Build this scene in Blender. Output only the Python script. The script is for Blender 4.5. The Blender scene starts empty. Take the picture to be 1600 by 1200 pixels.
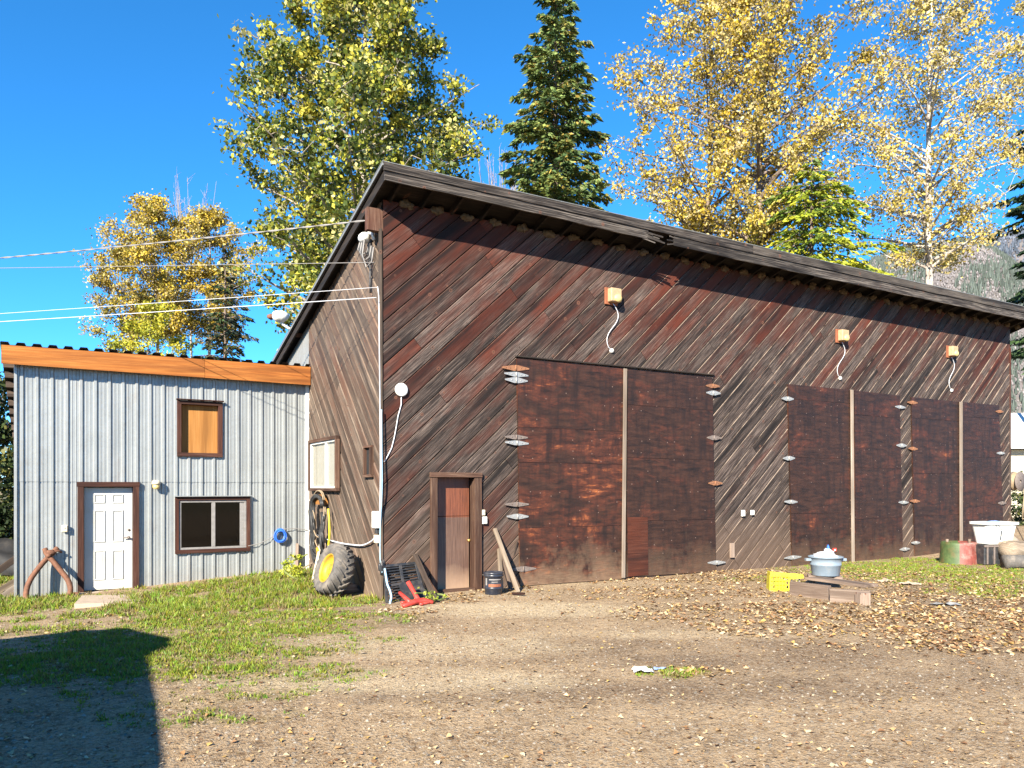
import bpy, math, random
import numpy as np
from mathutils import Vector, Matrix, noise as mnoise
random.seed(7); rng = np.random.default_rng(7)
SC = bpy.context.scene; COL = SC.collection
R = math.radians

# ------------------------------------------------------------------ camera
EYE = 1.93; FPX = 1200.0; HOR = 762.0            # measured in the 1600x1200 photograph
yaw = R(30.3)
RT = Vector((math.cos(yaw), -math.sin(yaw), 0)); FW = Vector((math.sin(yaw), math.cos(yaw), 0))
CAM = Vector((0, 0, EYE))
cd = bpy.data.cameras.new('camera'); cam = bpy.data.objects.new('camera', cd); COL.objects.link(cam)
cam.location = CAM; cam.rotation_euler = (R(90), 0, -yaw)
cd.sensor_width = 36; cd.lens = 27; cd.shift_y = (HOR-600)/1600; cd.clip_start = .1; cd.clip_end = 6000
SC.camera = cam

# ------------------------------------------------------------------ light
SUN = Vector((1.2, 1.0, -.86)).normalized()
el = math.asin(-SUN.z); az = math.atan2(-SUN.x, -SUN.y)
w = bpy.data.worlds.new("World"); SC.world = w; w.use_nodes = True
wt = w.node_tree; bg = wt.nodes['Background']
sk = wt.nodes.new('ShaderNodeTexSky'); sk.sky_type = 'NISHITA'; sk.sun_disc = False
sk.sun_elevation = el; sk.sun_rotation = az % (2*math.pi); sk.altitude = 3000
sk.air_density = 1.0; sk.dust_density = 0; sk.ozone_density = 9.5
hs = wt.nodes.new('ShaderNodeHueSaturation'); hs.inputs['Saturation'].default_value = 1.1; hs.inputs['Hue'].default_value = .490; wt.links.new(sk.outputs[0], hs.inputs['Color'])
wt.links.new(hs.outputs[0], bg.inputs[0]); bg.inputs[1].default_value = .098
ld = bpy.data.lights.new('sun', 'SUN'); ld.energy = 5.0; ld.angle = R(.53); ld.color = (1, .91, .75)
lo = bpy.data.objects.new('sun', ld); COL.objects.link(lo); lo.rotation_euler = SUN.to_track_quat('-Z', 'Y').to_euler()
lo.location = (-20, -20, 30)
SC.view_settings.view_transform = 'Standard'; SC.view_settings.look = 'None'
SC.view_settings.gamma = 1; SC.view_settings.exposure = 1.8
SC.cycles.max_bounces = 8; SC.cycles.transparent_max_bounces = 8

# ------------------------------------------------------------------ measuring helpers
def ray(u, v): return FW + RT*((u-800)/FPX) + Vector((0, 0, (HOR-v)/FPX))
def onY(u, v, Y): d = ray(u, v); return CAM + d*(Y/d.y)
def onX(u, v, X): d = ray(u, v); return CAM + d*(X/d.x)
def atz(u, v, z): return CAM + ray(u, v)*z
def sst(a, b, x):
    t = min(1, max(0, (x-a)/(b-a))); return t*t*(3-2*t)
YB = 12.9; XB = 4.883; YS = 17.6
def ground(x, y):
    back = sst(9, 16, y)
    h = (-.20 + .25*sst(-1, 5, x))*back*(1-sst(4.9, 6.5, x))
    h -= .13*math.exp(-((x-4.3)**2+(y-13.4)**2)/1.6)
    h += .16*sst(20, 24.5, x)*sst(6, 11, y)
    h += .025*mnoise.noise(Vector((x*.5, y*.5, 3))) + .008*mnoise.noise(Vector((x*2.1, y*2.1, 9)))
    d = math.hypot(x-8, y-12)
    if d > 60: h += -0.02*(d-60)**.5
    return h
def gp(u, v):
    d = ray(u, v); z = EYE/max(.02, -d.z)
    for _ in range(12):
        p = CAM + d*z; z += (p.z-ground(p.x, p.y))/max(.03, -d.z)*.8
    p = CAM + d*z; p.z = ground(p.x, p.y); return p

# ------------------------------------------------------------------ object helpers
def tag(o, label=None, cat=None, group=None, kind=None):
    if label: o['label'] = label
    if cat: o['category'] = cat
    if group: o['group'] = group
    if kind: o['kind'] = kind
    return o
def thing(name, label, cat, loc=(0, 0, 0), group=None):
    o = bpy.data.objects.new(name, None); COL.objects.link(o); o.location = loc
    o.empty_display_size = .3
    return tag(o, label, cat, group)
def wloc(o):
    l = Vector((0, 0, 0))
    while o: l += o.location; o = o.parent
    return l
def copy_tree(o, parent=None):
    c = o.copy(); COL.objects.link(c); c.parent = parent
    for ch in list(o.children): copy_tree(ch, c)
    return c
class MB:
    def __init__(s): s.v = []; s.f = []; s.b = []; s.sm = []
    def add(s, vs, fs, bc=None, smooth=False):
        n = len(s.v); s.v += [tuple(p) for p in vs]
        s.b += [tuple(q) for q in (bc if bc else [(p[0], p[2], 0) for p in vs])]
        s.f += [tuple(i+n for i in f) for f in fs]; s.sm += [smooth]*len(fs)
    def box(s, c, size, M=None, rnd=None, taper=None, bev=0.004):
        hx, hy, hz = [q/2 for q in size]; rnd = random.random() if rnd is None else rnd
        ax = max(range(3), key=lambda i: size[i]); ot = [i for i in range(3) if i != ax]
        vs = []; bc = []; fs = []
        b = min(bev, min(hx, hy, hz)*.4)
        idx = {}
        def put(p):
            q = Vector(p); L = (q[ax], q[ot[0]]+q[ot[1]]*.7, rnd)
            if M is not None: q = M @ q
            vs.append(Vector(c)+q); bc.append(L); return len(vs)-1
        for sx in (-1, 1):
            for sy in (-1, 1):
                for sz in (-1, 1):
                    t = 1 if (taper is None or sz < 0) else taper
                    idx[(sx, sy, sz, 0)] = put((sx*hx*t, sy*(hy-b)*t, sz*(hz-b)))
                    idx[(sx, sy, sz, 1)] = put((sx*(hx-b)*t, sy*hy*t, sz*(hz-b)))
                    idx[(sx, sy, sz, 2)] = put((sx*(hx-b)*t, sy*(hy-b)*t, sz*hz))
        S = (-1, 1)
        def q(a, bb, cc, d, out):
            n = (vs[bb]-vs[a]).cross(vs[cc]-vs[a]); m = (vs[a]+vs[bb]+vs[cc]+vs[d])/4-Vector(c)
            fs.append((a, bb, cc, d) if n.dot(m) > 0 else (d, cc, bb, a))
        for k in S:
            q(idx[k, -1, -1, 0], idx[k, 1, -1, 0], idx[k, 1, 1, 0], idx[k, -1, 1, 0], 0)
            q(idx[-1, k, -1, 1], idx[1, k, -1, 1], idx[1, k, 1, 1], idx[-1, k, 1, 1], 0)
            q(idx[-1, -1, k, 2], idx[1, -1, k, 2], idx[1, 1, k, 2], idx[-1, 1, k, 2], 0)
        for a in S:
            for bb in S:
                q(idx[a, bb, -1, 0], idx[a, bb, 1, 0], idx[a, bb, 1, 1], idx[a, bb, -1, 1], 0)
                q(idx[a, -1, bb, 0], idx[a, 1, bb, 0], idx[a, 1, bb, 2], idx[a, -1, bb, 2], 0)
                q(idx[-1, a, bb, 1], idx[1, a, bb, 1], idx[1, a, bb, 2], idx[-1, a, bb, 2], 0)
        for a in S:
            for bb in S:
                for k in S:
                    t = (idx[a, bb, k, 0], idx[a, bb, k, 1], idx[a, bb, k, 2])
                    n = (vs[t[1]]-vs[t[0]]).cross(vs[t[2]]-vs[t[0]]); m = vs[t[0]]-Vector(c)
                    fs.append(t if n.dot(m) > 0 else t[::-1])
        s.add(vs, fs, bc)
    def bar(s, a, b, wd, th, up=Vector((0, 0, 1)), **k):       # a board from a to b
        a = Vector(a); b = Vector(b); x = (b-a); L = x.length; x.normalize()
        y = up.cross(x)
        if y.length < 1e-3: y = Vector((0, 1, 0)).cross(x)
        y.normalize(); z = x.cross(y)
        M = Matrix((x, y, z)).transposed()
        s.box((a+b)/2, (L, wd, th), M, **k)
    def tube(s, pts, rad, n=8, cap=True, rnd=None):
        pts = [Vector(p) for p in pts]; m = len(pts)
        rads = rad if isinstance(rad, (list, tuple)) else [rad]*m
        rnd = random.random() if rnd is None else rnd
        vs = []; bc = []; fs = []; L = 0; prev = None
        for i, p in enumerate(pts):
            t = (pts[min(i+1, m-1)]-pts[max(i-1, 0)]).normalized()
            if prev is None:
                r = t.orthogonal().normalized()
            else:
                r = (prev - t*prev.dot(t)).normalized()
            prev = r; q = t.cross(r)
            if i: L += (p-pts[i-1]).length
            for k in range(n):
                a = 2*math.pi*k/n
                vs.append(p + (r*math.cos(a)+q*math.sin(a))*rads[i]); bc.append((L, k/n*6.28*rads[i], rnd))
        for i in range(m-1):
            for k in range(n):
                a = i*n+k; b = i*n+(k+1) % n
                fs.append((a, b, b+n, a+n))
        if cap: fs.append(tuple(range(n))[::-1]); fs.append(tuple((m-1)*n+k for k in range(n)))
        s.add(vs, fs, bc, True)
    def lathe(s, prof, c, M=None, n=24, rnd=0.5):
        vs = []; bc = []; fs = []
        for r, z in prof:
            for k in range(n):
                a = 2*math.pi*k/n; p = Vector((r*math.cos(a), r*math.sin(a), z))
                vs.append(Vector(c)+(M @ p if M is not None else p)); bc.append((z, a*r, rnd))
        for i in range(len(prof)-1):
            for k in range(n):
                a = i*n+k; b = i*n+(k+1) % n; fs.append((a, b, b+n, a+n))
        s.add(vs, fs, bc, True)
    def prism(s, poly, off, rnd=None):                           # planar 3-D polygon + extrusion vector
        n = len(poly); P = [Vector(p) for p in poly]; off = Vector(off)
        rnd = random.random() if rnd is None else rnd
        vs = P + [p+off for p in P]
        bc = [(p.x+p.y*.3, p.z, rnd) for p in vs]
        nn = (P[1]-P[0]).cross(P[2]-P[0]); fl = nn.dot(off) > 0
        fs = [tuple(range(n))[::-1] if fl else tuple(range(n)), tuple(range(n, 2*n)) if fl else tuple(range(n, 2*n))[::-1]]
        for i in range(n):
            j = (i+1) % n; q = (i, j, j+n, i+n); fs.append(q if fl else q[::-1])
        s.add(vs, fs, bc)
    def lump(s, c, size, seed=0, n=10, amp=.25, zflat=None):
        vs = []; fs = []
        for i in range(n+1):
            th = math.pi*i/n
            for k in range(n*2):
                a = math.pi*k/n; p = Vector((math.sin(th)*math.cos(a), math.sin(th)*math.sin(a), math.cos(th)))
                r = 1+amp*mnoise.noise(p*1.7+Vector((seed*7.1, seed, 0)))+amp*.5*mnoise.noise(p*4+Vector((seed, 0, 0)))
                q = Vector((p.x*size[0], p.y*size[1], p.z*size[2]))*r
                if zflat is not None: q.z = max(q.z, zflat)
                vs.append(Vector(c)+q)
        for i in range(n):
            for k in range(n*2):
                a = i*2*n+k; b = i*2*n+(k+1) % (2*n); fs.append((a, a+2*n, b+2*n, b))
        s.add(vs, fs, None, True)
    def build(s, name, mat, parent=None, loc=None):
        me = bpy.data.meshes.new(name); base = wloc(parent) if parent else Vector(loc or (0, 0, 0))
        me.from_pydata([(p[0]-base.x, p[1]-base.y, p[2]-base.z) for p in s.v], [], s.f)
        at = me.attributes.new('bc', 'FLOAT_VECTOR', 'POINT')
        at.data.foreach_set('vector', np.array(s.b, dtype=np.float32).ravel())
        me.polygons.foreach_set('use_smooth', s.sm); me.materials.append(mat); me.update()
        o = bpy.data.objects.new(name, me); COL.objects.link(o)
        if parent: o.parent = parent
        else: o.location = base
        return o
def np_mesh(name, V, F, mat, parent=None, loc=None, col=None):
    """V (n,3), F (m,k) arrays; col per-vertex rgb"""
    base = wloc(parent) if parent else Vector(loc or (0, 0, 0))
    V = np.asarray(V, dtype=np.float64) - np.array(base)
    me = bpy.data.meshes.new(name); m, k = F.shape
    me.vertices.add(len(V)); me.vertices.foreach_set('co', V.astype(np.float32).ravel())
    me.loops.add(m*k); me.loops.foreach_set('vertex_index', F.astype(np.int32).ravel())
    me.polygons.add(m); me.polygons.foreach_set('loop_start', np.arange(0, m*k, k, dtype=np.int32))
    me.polygons.foreach_set('loop_total', np.full(m, k, dtype=np.int32))
    if col is not None:
        a = me.attributes.new('lc', 'FLOAT_COLOR', 'POINT')
        a.data.foreach_set('color', np.concatenate([col, np.ones((len(col), 1))], 1).astype(np.float32).ravel())
    me.materials.append(mat); me.update(calc_edges=True); me.validate()
    o = bpy.data.objects.new(name, me); COL.objects.link(o)
    if parent: o.parent = parent
    else: o.location = base
    return o

# ------------------------------------------------------------------ materials
class NT:
    def __init__(s, name):
        s.m = bpy.data.materials.new(name); s.m.use_nodes = True; s.t = s.m.node_tree
        s.p = s.t.nodes['Principled BSDF']
    def n(s, typ, ins=None, **props):
        nd = s.t.nodes.new('ShaderNode'+typ)
        for k, v in props.items(): setattr(nd, k, v)
        for k, v in (ins or {}).items():
            sock = nd.inputs[k]
            if isinstance(v, bpy.types.NodeSocket): s.t.links.new(v, sock)
            else: sock.default_value = (tuple(v)+(1,) if isinstance(v, (tuple, list)) and sock.type == 'RGBA' and len(v) == 3 else v)
        return nd
    def math(s, op, a, b=0.0, clamp=False):
        return s.n('Math', {0: a, 1: b}, operation=op, use_clamp=clamp).outputs[0]
    def mix(s, f, a, b, mode='MIX'):
        nd = s.t.nodes.new('ShaderNodeMix'); nd.data_type = 'RGBA'; nd.blend_type = mode; nd.clamp_factor = True
        for i, v in ((0, f), (6, a), (7, b)):
            if isinstance(v, bpy.types.NodeSocket): s.t.links.new(v, nd.inputs[i])
            else: nd.inputs[i].default_value = (tuple(v)+(1,) if isinstance(v, (tuple, list)) and len(v) == 3 else v)
        return nd.outputs[2]
    def rng(s, v, a, b, c=0.0, d=1.0):
        return s.n('MapRange', {0: v, 1: a, 2: b, 3: c, 4: d}).outputs[0]
    def noise(s, vec, scale, det=4, rough=.55, dist=0):
        return s.n('TexNoise', {'Vector': vec, 'Scale': scale, 'Detail': det, 'Roughness': rough, 'Distortion': dist}).outputs[0]
    def vmul(s, v, k): return s.n('VectorMath', {0: v, 1: k}, operation='MULTIPLY').outputs[0]
    def set(s, k, v):
        sock = s.p.inputs[k]
        if isinstance(v, bpy.types.NodeSocket): s.t.links.new(v, sock)
        else: sock.default_value = (tuple(v)+(1,) if isinstance(v, tuple) and sock.type == 'RGBA' and len(v) == 3 else v)
    def bump(s, h, st=.3, dist=.01):
        s.set('Normal', s.n('Bump', {'Height': h, 'Strength': st, 'Distance': dist}).outputs[0])
def attr(m, name): return m.n('Attribute', attribute_name=name)
def wood(name, dark, mid, light, red, redlo, redhi, zfade=None, knots=True, grain=1.0, rough=.75, bst=.5, topred=None):
    m = NT(name); a = attr(m, 'bc').outputs['Vector']
    sep = m.n('SeparateXYZ', {0: a}); rnd = sep.outputs[2]
    off = m.n('CombineXYZ', {0: m.math('MULTIPLY', rnd, 37.0), 1: m.math('MULTIPLY', rnd, 91.0), 2: m.math('MULTIPLY', rnd, 53.0)}).outputs[0]
    p = m.n('VectorMath', {0: m.n('CombineXYZ', {0: sep.outputs[0], 1: sep.outputs[1], 2: 0.0}).outputs[0], 1: off}, operation='ADD').outputs[0]
    fine = m.noise(m.vmul(p, (2.2*grain, 90*grain, 1)), 1.0, 5, .65)
    streak = m.noise(m.vmul(p, (.5*grain, 16*grain, 1)), 1.0, 4, .6, .6)
    blot = m.noise(m.vmul(p, (.9, 3.2, 1)), 1.0, 4, .6)
    geo = m.n('NewGeometry').outputs['Position']
    big = m.noise(geo, .55, 3, .55)
    c = m.mix(m.rng(streak, .32, .7), dark, mid)
    c = m.mix(m.math('MULTIPLY', m.rng(fine, .46, .70), .72), c, light)
    rf = m.math('ADD', m.math('MULTIPLY', blot, .85), m.math('ADD', m.math('MULTIPLY', rnd, .27), m.math('MULTIPLY', big, .45)))
    if topred is not None:
        gx = m.n('SeparateXYZ', {0: geo}).outputs[0]; rf = m.math('ADD', rf, m.rng(gx, 5.5, 11.0, .17, 0.0))
        gz = m.n('SeparateXYZ', {0: geo}).outputs[2]
        rf = m.math('ADD', rf, m.rng(gz, topred[0], topred[1], 0.0, topred[2]))
    rf = m.rng(rf, redlo, redhi)
    rc = m.mix(m.rng(fine, .3, .7), tuple(q*.45 for q in red), red)
    c = m.mix(rf, c, rc)
    c = m.mix(m.math('MULTIPLY', m.rng(m.math('FRACT', m.math('MULTIPLY', rnd, 7.3)), 0.0, 1.0), .8), c, m.mix(1.0, c, (.42, .40, .39), 'MULTIPLY'))
    dk = m.noise(m.vmul(p, (.35, 5, 1)), 1.0, 3, .5, .3)
    c = m.mix(m.rng(dk, .50, .68, 0, .85), c, tuple(q*.5 for q in dark))
    if knots:
        v = m.n('TexVoronoi', {'Vector': m.vmul(p, (2.1, 4.6, 1)), 'Scale': 1.0, 'Randomness': .9}, voronoi_dimensions='2D')
        kd = m.n('VectorMath', {0: v.outputs['Position'], 1: m.vmul(p, (2.1, 4.6, 1))}, operation='SUBTRACT').outputs[0]
        ln = m.n('VectorMath', {0: m.vmul(kd, (.5, .25, 0))}, operation='LENGTH').outputs[1]
        vc = m.n('SeparateXYZ', {0: v.outputs['Color']}); pick = m.math('GREATER_THAN', vc.outputs[0], .62); ln = m.math('DIVIDE', ln, m.rng(vc.outputs[1], 0, 1, .45, 1.15))
        ring = m.math('MULTIPLY', m.rng(ln, .022, .05, 1, 0), pick)
        core = m.math('MULTIPLY', m.rng(ln, .008, .02, 1, 0), pick)
        c = m.mix(m.math('MULTIPLY', m.math('MULTIPLY', ring, .75), vc.outputs[2]), c, (.15, .065, .04))
        c = m.mix(m.math('MULTIPLY', core, .85), c, (.012, .008, .006))
    edge = m.math('MULTIPLY', m.math('GREATER_THAN', sep.outputs[1], 8.7), m.rng(m.n('SeparateXYZ', {0: geo}).outputs[0], 6, 13, .08, .5))  # sun-facing bevels coloured lighter: lit edges mixed into the bare-wood tone
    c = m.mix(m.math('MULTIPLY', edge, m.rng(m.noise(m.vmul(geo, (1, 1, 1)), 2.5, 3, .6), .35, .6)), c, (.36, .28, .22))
    if zfade:
        gz = m.n('SeparateXYZ', {0: geo}).outputs[2]
        nz = m.math('ADD', gz, m.math('MULTIPLY', m.math('SUBTRACT', big, .5), zfade[3]))
        c = m.mix(m.math('MULTIPLY', m.rng(nz, zfade[0], zfade[1], 1, 0), zfade[4] if len(zfade) > 4 else .75), c, zfade[2])
    m.set('Base Color', c); m.set('Roughness', rough); m.set('Specular IOR Level', .25)
    m.bump(m.math('ADD', fine, m.math('MULTIPLY', streak, .6)), bst, .006)
    return m.m
def plain(name, col, rough=.6, metal=0.0, var=.25, scale=8, dirt=None, dirtamt=.4, bst=.15, spec=.4, coord='Object'):
    m = NT(name); g = m.n('TexCoord').outputs[coord]
    a = m.noise(g, scale, 5, .6); b = m.noise(g, scale*5, 3, .6)
    f = m.math('ADD', m.math('MULTIPLY', a, .7), m.math('MULTIPLY', b, .3))
    c = m.mix(m.rng(f, .3, .7), tuple(q*(1-var) for q in col), tuple(min(1, q*(1+var)) for q in col))
    if dirt: c = m.mix(m.rng(m.noise(g, scale*.6, 5, .65), .48, .72, 0, dirtamt), c, dirt)
    m.set('Base Color', c); m.set('Roughness', rough); m.set('Metallic', metal); m.set('Specular IOR Level', spec)
    if bst: m.bump(f, bst, .01)
    return m.m
def leafmat(name, trans=.3, rough=.5, spec=.3):
    m = NT(name); c = attr(m, 'lc').outputs['Color']
    m.set('Base Color', c); m.set('Roughness', rough); m.set('Specular IOR Level', spec)
    tr = m.n('BsdfTranslucent', {0: c}); mx = m.n('MixShader', {0: trans, 1: m.p.outputs[0], 2: tr.outputs[0]})
    m.t.links.new(mx.outputs[0], m.t.nodes['Material Output'].inputs[0]); return m.m

M = {}
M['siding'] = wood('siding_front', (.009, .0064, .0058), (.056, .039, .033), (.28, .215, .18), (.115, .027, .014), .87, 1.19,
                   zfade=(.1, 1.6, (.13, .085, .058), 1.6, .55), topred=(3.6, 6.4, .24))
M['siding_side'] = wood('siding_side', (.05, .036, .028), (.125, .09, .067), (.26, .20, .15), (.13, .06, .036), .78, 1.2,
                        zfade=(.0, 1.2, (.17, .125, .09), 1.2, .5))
M['fascia'] = wood('fascia_weathered', (.007, .005, .0045), (.042, .033, .028), (.30, .26, .225), (.17, .145, .12), .78, 1.05, grain=.7, bst=.8)
M['timber'] = wood('timber_rough', (.008, .0065, .0055), (.022, .016, .013), (.055, .042, .033), (.04, .018, .012), .9, 1.4)
M['trim_red'] = wood('trim_red_brown', (.03, .011, .008), (.062, .022, .014), (.15, .075, .05), (.075, .022, .013), .6, 1.1, knots=False)
M['trim_brown'] = wood('trim_brown', (.05, .024, .016), (.115, .06, .04), (.27, .18, .125), (.12, .035, .02), .8, 1.2, knots=False)
M['stick'] = wood('stick_pale', (.18, .135, .095), (.31, .245, .18), (.46, .385, .30), (.24, .155, .1), 1.0, 1.5, knots=False)
M['stick_dark'] = wood('stick_dark', (.05, .035, .028), (.10, .07, .05), (.2, .15, .12), (.1, .05, .03), 1.0, 1.5, knots=False)
M['pallet'] = wood('pallet_wood', (.15, .105, .08), (.27, .20, .155), (.42, .335, .27), (.22, .14, .10), 1.0, 1.5)
M['batten'] = wood('batten_pale', (.24, .185, .14), (.36, .295, .235), (.47, .41, .345), (.22, .145, .1), 1.0, 1.5, knots=False)
M['new_board'] = wood('new_fascia_board', (.19, .058, .012), (.40, .14, .026), (.50, .21, .05), (.33, .10, .018), .8, 1.3, knots=False, bst=.15, grain=.5)
M['osb'] = wood('plywood_fresh', (.33, .135, .03), (.44, .20, .05), (.52, .28, .095), (.38, .16, .036), .8, 1.3, knots=False, bst=.1, grain=.5)

def ply_mat(nm, wear):
    m = NT(nm); a = attr(m, 'bc').outputs['Vector']; sep = m.n('SeparateXYZ', {0: a}); rnd = sep.outputs[2]
    p = m.n('CombineXYZ', {0: m.math('ADD', sep.outputs[0], m.math('MULTIPLY', rnd, 11.0)), 1: sep.outputs[1], 2: m.math('MULTIPLY', rnd, 5.0)}).outputs[0]
    st = m.noise(m.vmul(p, (2.2, 11, 1)), 1, 6, .72, .4); fine = m.noise(m.vmul(p, (6, 120, 1)), 1, 4, .7)
    bl = m.noise(m.vmul(p, (.9, 1.6, 1)), 1, 6, .7, .7); vert = m.noise(m.vmul(p, (6, .9, 1)), 1, 5, .65)
    c = m.mix(m.rng(st, .3, .7), (.008, .0048, .0038), (.052, .022, .013))
    c = m.mix(m.math('MULTIPLY', m.rng(bl, .52-wear, .70-wear), m.rng(st, .3, .62)), c, (.10, .026, .013))
    c = m.mix(m.math('MULTIPLY', m.rng(bl, .63-wear, .76-wear), m.rng(st, .5, .62)), c, (.34, .11, .035))
    c = m.mix(m.math('MULTIPLY', m.rng(fine, .55, .75), .3), c, (.085, .06, .052))
    c = m.mix(m.math('MULTIPLY', m.rng(vert, .46, .66), .7), c, (.011, .007, .006))
    gz = sep.outputs[1]; sp = m.noise(m.vmul(p, (2.2, 1.6, 1)), 1, 5, .65)
    dz = m.math('ADD', gz, m.math('MULTIPLY', m.math('SUBTRACT', sp, .5), 2.4))
    c = m.mix(m.math('MULTIPLY', m.rng(dz, .02, .7, .42+wear*7, 0), m.rng(sp, .3, .6, .35, 1.0)), c, m.mix(m.rng(fine, .3, .7), (.09, .055, .035), (.24, .16, .10)))
    v = m.n('TexVoronoi', {'Vector': m.vmul(p, (4.2, 4.6, 0)), 'Scale': 1.0, 'Randomness': .75}, voronoi_dimensions='2D')
    spot = m.rng(v.outputs['Distance'], .035, .06, 1, 0)
    on = m.math('GREATER_THAN', m.n('SeparateXYZ', {0: v.outputs['Color']}).outputs[0], .78)
    c = m.mix(m.math('MULTIPLY', m.math('MULTIPLY', spot, on), .45), c, (.30, .21, .17))
    m.set('Base Color', c); m.set('Roughness', .55); m.set('Specular IOR Level', .3); m.bump(m.math('ADD', st, fine), .35, .004)
    return m.m
M['ply'] = ply_mat('plywood_dark', 0.0); M['ply_worn'] = ply_mat('plywood_worn', .08)
def door_mat():
    m = NT('entry_door_ply'); a = attr(m, 'bc').outputs['Vector']; sep = m.n('SeparateXYZ', {0: a})
    g = m.n('NewGeometry').outputs['Position']; gz = m.n('SeparateXYZ', {0: g}).outputs[2]
    st = m.noise(m.vmul(g, (40, 40, 2.0)), 1, 5, .65); bl = m.noise(g, 1.8, 4, .6)
    lo_ = m.mix(m.rng(st, .3, .7), (.055, .03, .021), (.14, .083, .06)); hi = m.mix(m.rng(st, .3, .7), (.06, .019, .01), (.19, .062, .03))
    c = m.mix(m.rng(gz, 1.36, 1.38), lo_, hi)
    c = m.mix(m.rng(bl, .45, .7, 0, .6), c, (.07, .035, .026))
    c = m.mix(m.rng(m.math('ADD', gz, m.math('MULTIPLY', bl, .5)), .3, .7, .7, 0), c, (.36, .24, .16))
    m.set('Base Color', c); m.set('Roughness', .5); m.bump(st, .2, .003); return m.m
M['entry_ply'] = door_mat()
def galv(name, col, dk, rust=0.0, rough=.42, metal=.35):
    m = NT(name); g = m.n('TexCoord').outputs['Object']
    sp = m.n('TexVoronoi', {'Vector': g, 'Scale': 28.0}); sc_ = m.n('SeparateXYZ', {0: sp.outputs['Color']}).outputs[0]
    st = m.noise(m.vmul(g, (9, 9, .5)), 1, 5, .6); bl = m.noise(g, 1.3, 4, .6)
    c = m.mix(m.rng(sc_, 0, 1, .0, .5), col, dk); c = m.mix(m.rng(st, .45, .75, 0, .65), c, dk)
    c = m.mix(m.rng(bl, .4, .7, 0, .35), c, tuple(min(1, q*1.2) for q in col))
    gz = m.n('SeparateXYZ', {0: m.n('NewGeometry').outputs['Position']}).outputs[2]; c = m.mix(m.math('MULTIPLY', m.rng(m.math('ADD', gz, m.math('MULTIPLY', st, .8)), .25, .75, .55, 0), rust), c, (.20, .155, .11))
    if rust: c = m.mix(m.rng(m.noise(m.vmul(g, (3, 3, .8)), 1, 5, .7), .58, .75, 0, rust), c, (.17, .09, .05))
    m.set('Base Color', c); m.set('Metallic', metal)
    m.set('Roughness', m.rng(sc_, 0, 1, rough-.06, rough+.1)); m.bump(m.math('ADD', m.math('MULTIPLY', st, .12), m.noise(g, 3.2, 2, .5)), .35, .03); return m.m
M['galv'] = galv('galvanised_sheet', (.29, .302, .30), (.19, .203, .207), .3)
M['galv_roof'] = galv('roof_sheet_dark', (.05, .05, .052), (.03, .03, .03), .2, .5, .2)
M['galv_old'] = galv('old_sheet', (.26, .255, .235), (.17, .155, .135), .5)
M['roof_edge'] = galv('roof_edge', (.25, .25, .23), (.14, .14, .13), .5)
M['hinge'] = plain('hinge_zinc', (.32, .32, .31), .4, .4, .15, 20, (.25, .17, .12), .35)
M['hinge_rust'] = plain('hinge_rust', (.22, .10, .05), .8, .1, .35, 25, (.14, .07, .05), .6)
M['hinge_grey'] = plain('hinge_weathered', (.16, .13, .115), .7, .2, .3, 25, (.09, .06, .05), .6)
M['rust'] = plain('rusty_iron', (.15, .068, .04), .8, .2, .4, 18, (.09, .045, .03), .7, .4)
M['white'] = plain('white_paint', (.60, .60, .57), .45, 0, .05, 6, (.55, .47, .36), .25, .05)
M['whitedoor'] = plain('white_door_paint', (.44, .44, .42), .4, 0, .04, 5, (.40, .35, .26), .45, .05)
M['cream'] = plain('cream_plastic', (.50, .45, .34), .5, 0, .1, 10, (.4, .3, .2), .3)
M['yellow'] = plain('yellow_paint', (.38, .225, .015), .55, 0, .2, 12, (.16, .11, .06), .7)
M['yellow_bright'] = plain('yellow_plastic', (.52, .45, .025), .45, 0, .1, 12, (.5, .4, .1), .2)
M['lens'] = plain('aged_lens', (.55, .42, .17), .3, 0, .1, 12)
M['housing'] = plain('light_housing', (.36, .25, .145), .6, 0, .2, 14, (.35, .2, .1), .5)
M['redwood'] = plain('red_brown_board', (.22, .075, .035), .7, 0, .25, 14, (.15, .05, .03), .5)
M['black'] = plain('black_plastic', (.022, .023, .026), .4, 0, .3, 14, (.12, .10, .085), .45)
M['tarp'] = plain('black_tarp', (.014, .014, .015), .75, 0, .3, 6, (.05, .04, .03), .4)
M['navy'] = plain('dark_pail_plastic', (.018, .022, .034), .35, 0, .2, 14, (.12, .11, .10), .35)
M['rubber'] = plain('tyre_rubber', (.085, .078, .072), .85, 0, .35, 9, (.24, .20, .16), .7, .3)
M['red'] = plain('red_paint', (.42, .04, .03), .4, 0, .2, 14, (.3, .12, .08), .3)
M['blue'] = plain('blue_cord', (.03, .13, .55), .45, 0, .2, 20)
M['skyblue'] = plain('pale_blue_rope', (.26, .40, .50), .6, 0, .15, 20)
M['greytub'] = plain('grey_blue_plastic', (.17, .215, .26), .4, 0, .08, 8, (.4, .36, .3), .3)
M['bag'] = plain('white_plastic_bag', (.55, .56, .58), .35, 0, .04, 6)
M['concrete'] = plain('concrete', (.33, .26, .195), .85, 0, .2, 9, (.25, .18, .13), .5, .4)
M['hose'] = plain('black_hose', (.02, .02, .021), .5, 0, .3, 14, (.1, .09, .08), .4)
M['tan_hose'] = plain('tan_hose', (.24, .18, .115), .6, 0, .2, 14)
M['cable'] = plain('grey_cable', (.19, .18, .175), .5, 0, .2, 14)
M['white_cable'] = plain('white_cable', (.48, .49, .52), .45, 0, .1, 14)
M['dark_cable'] = plain('dark_cable', (.03, .03, .032), .5, 0, .2, 14)
M['brass'] = plain('brass', (.65, .42, .12), .3, .8, .15, 20)
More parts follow.
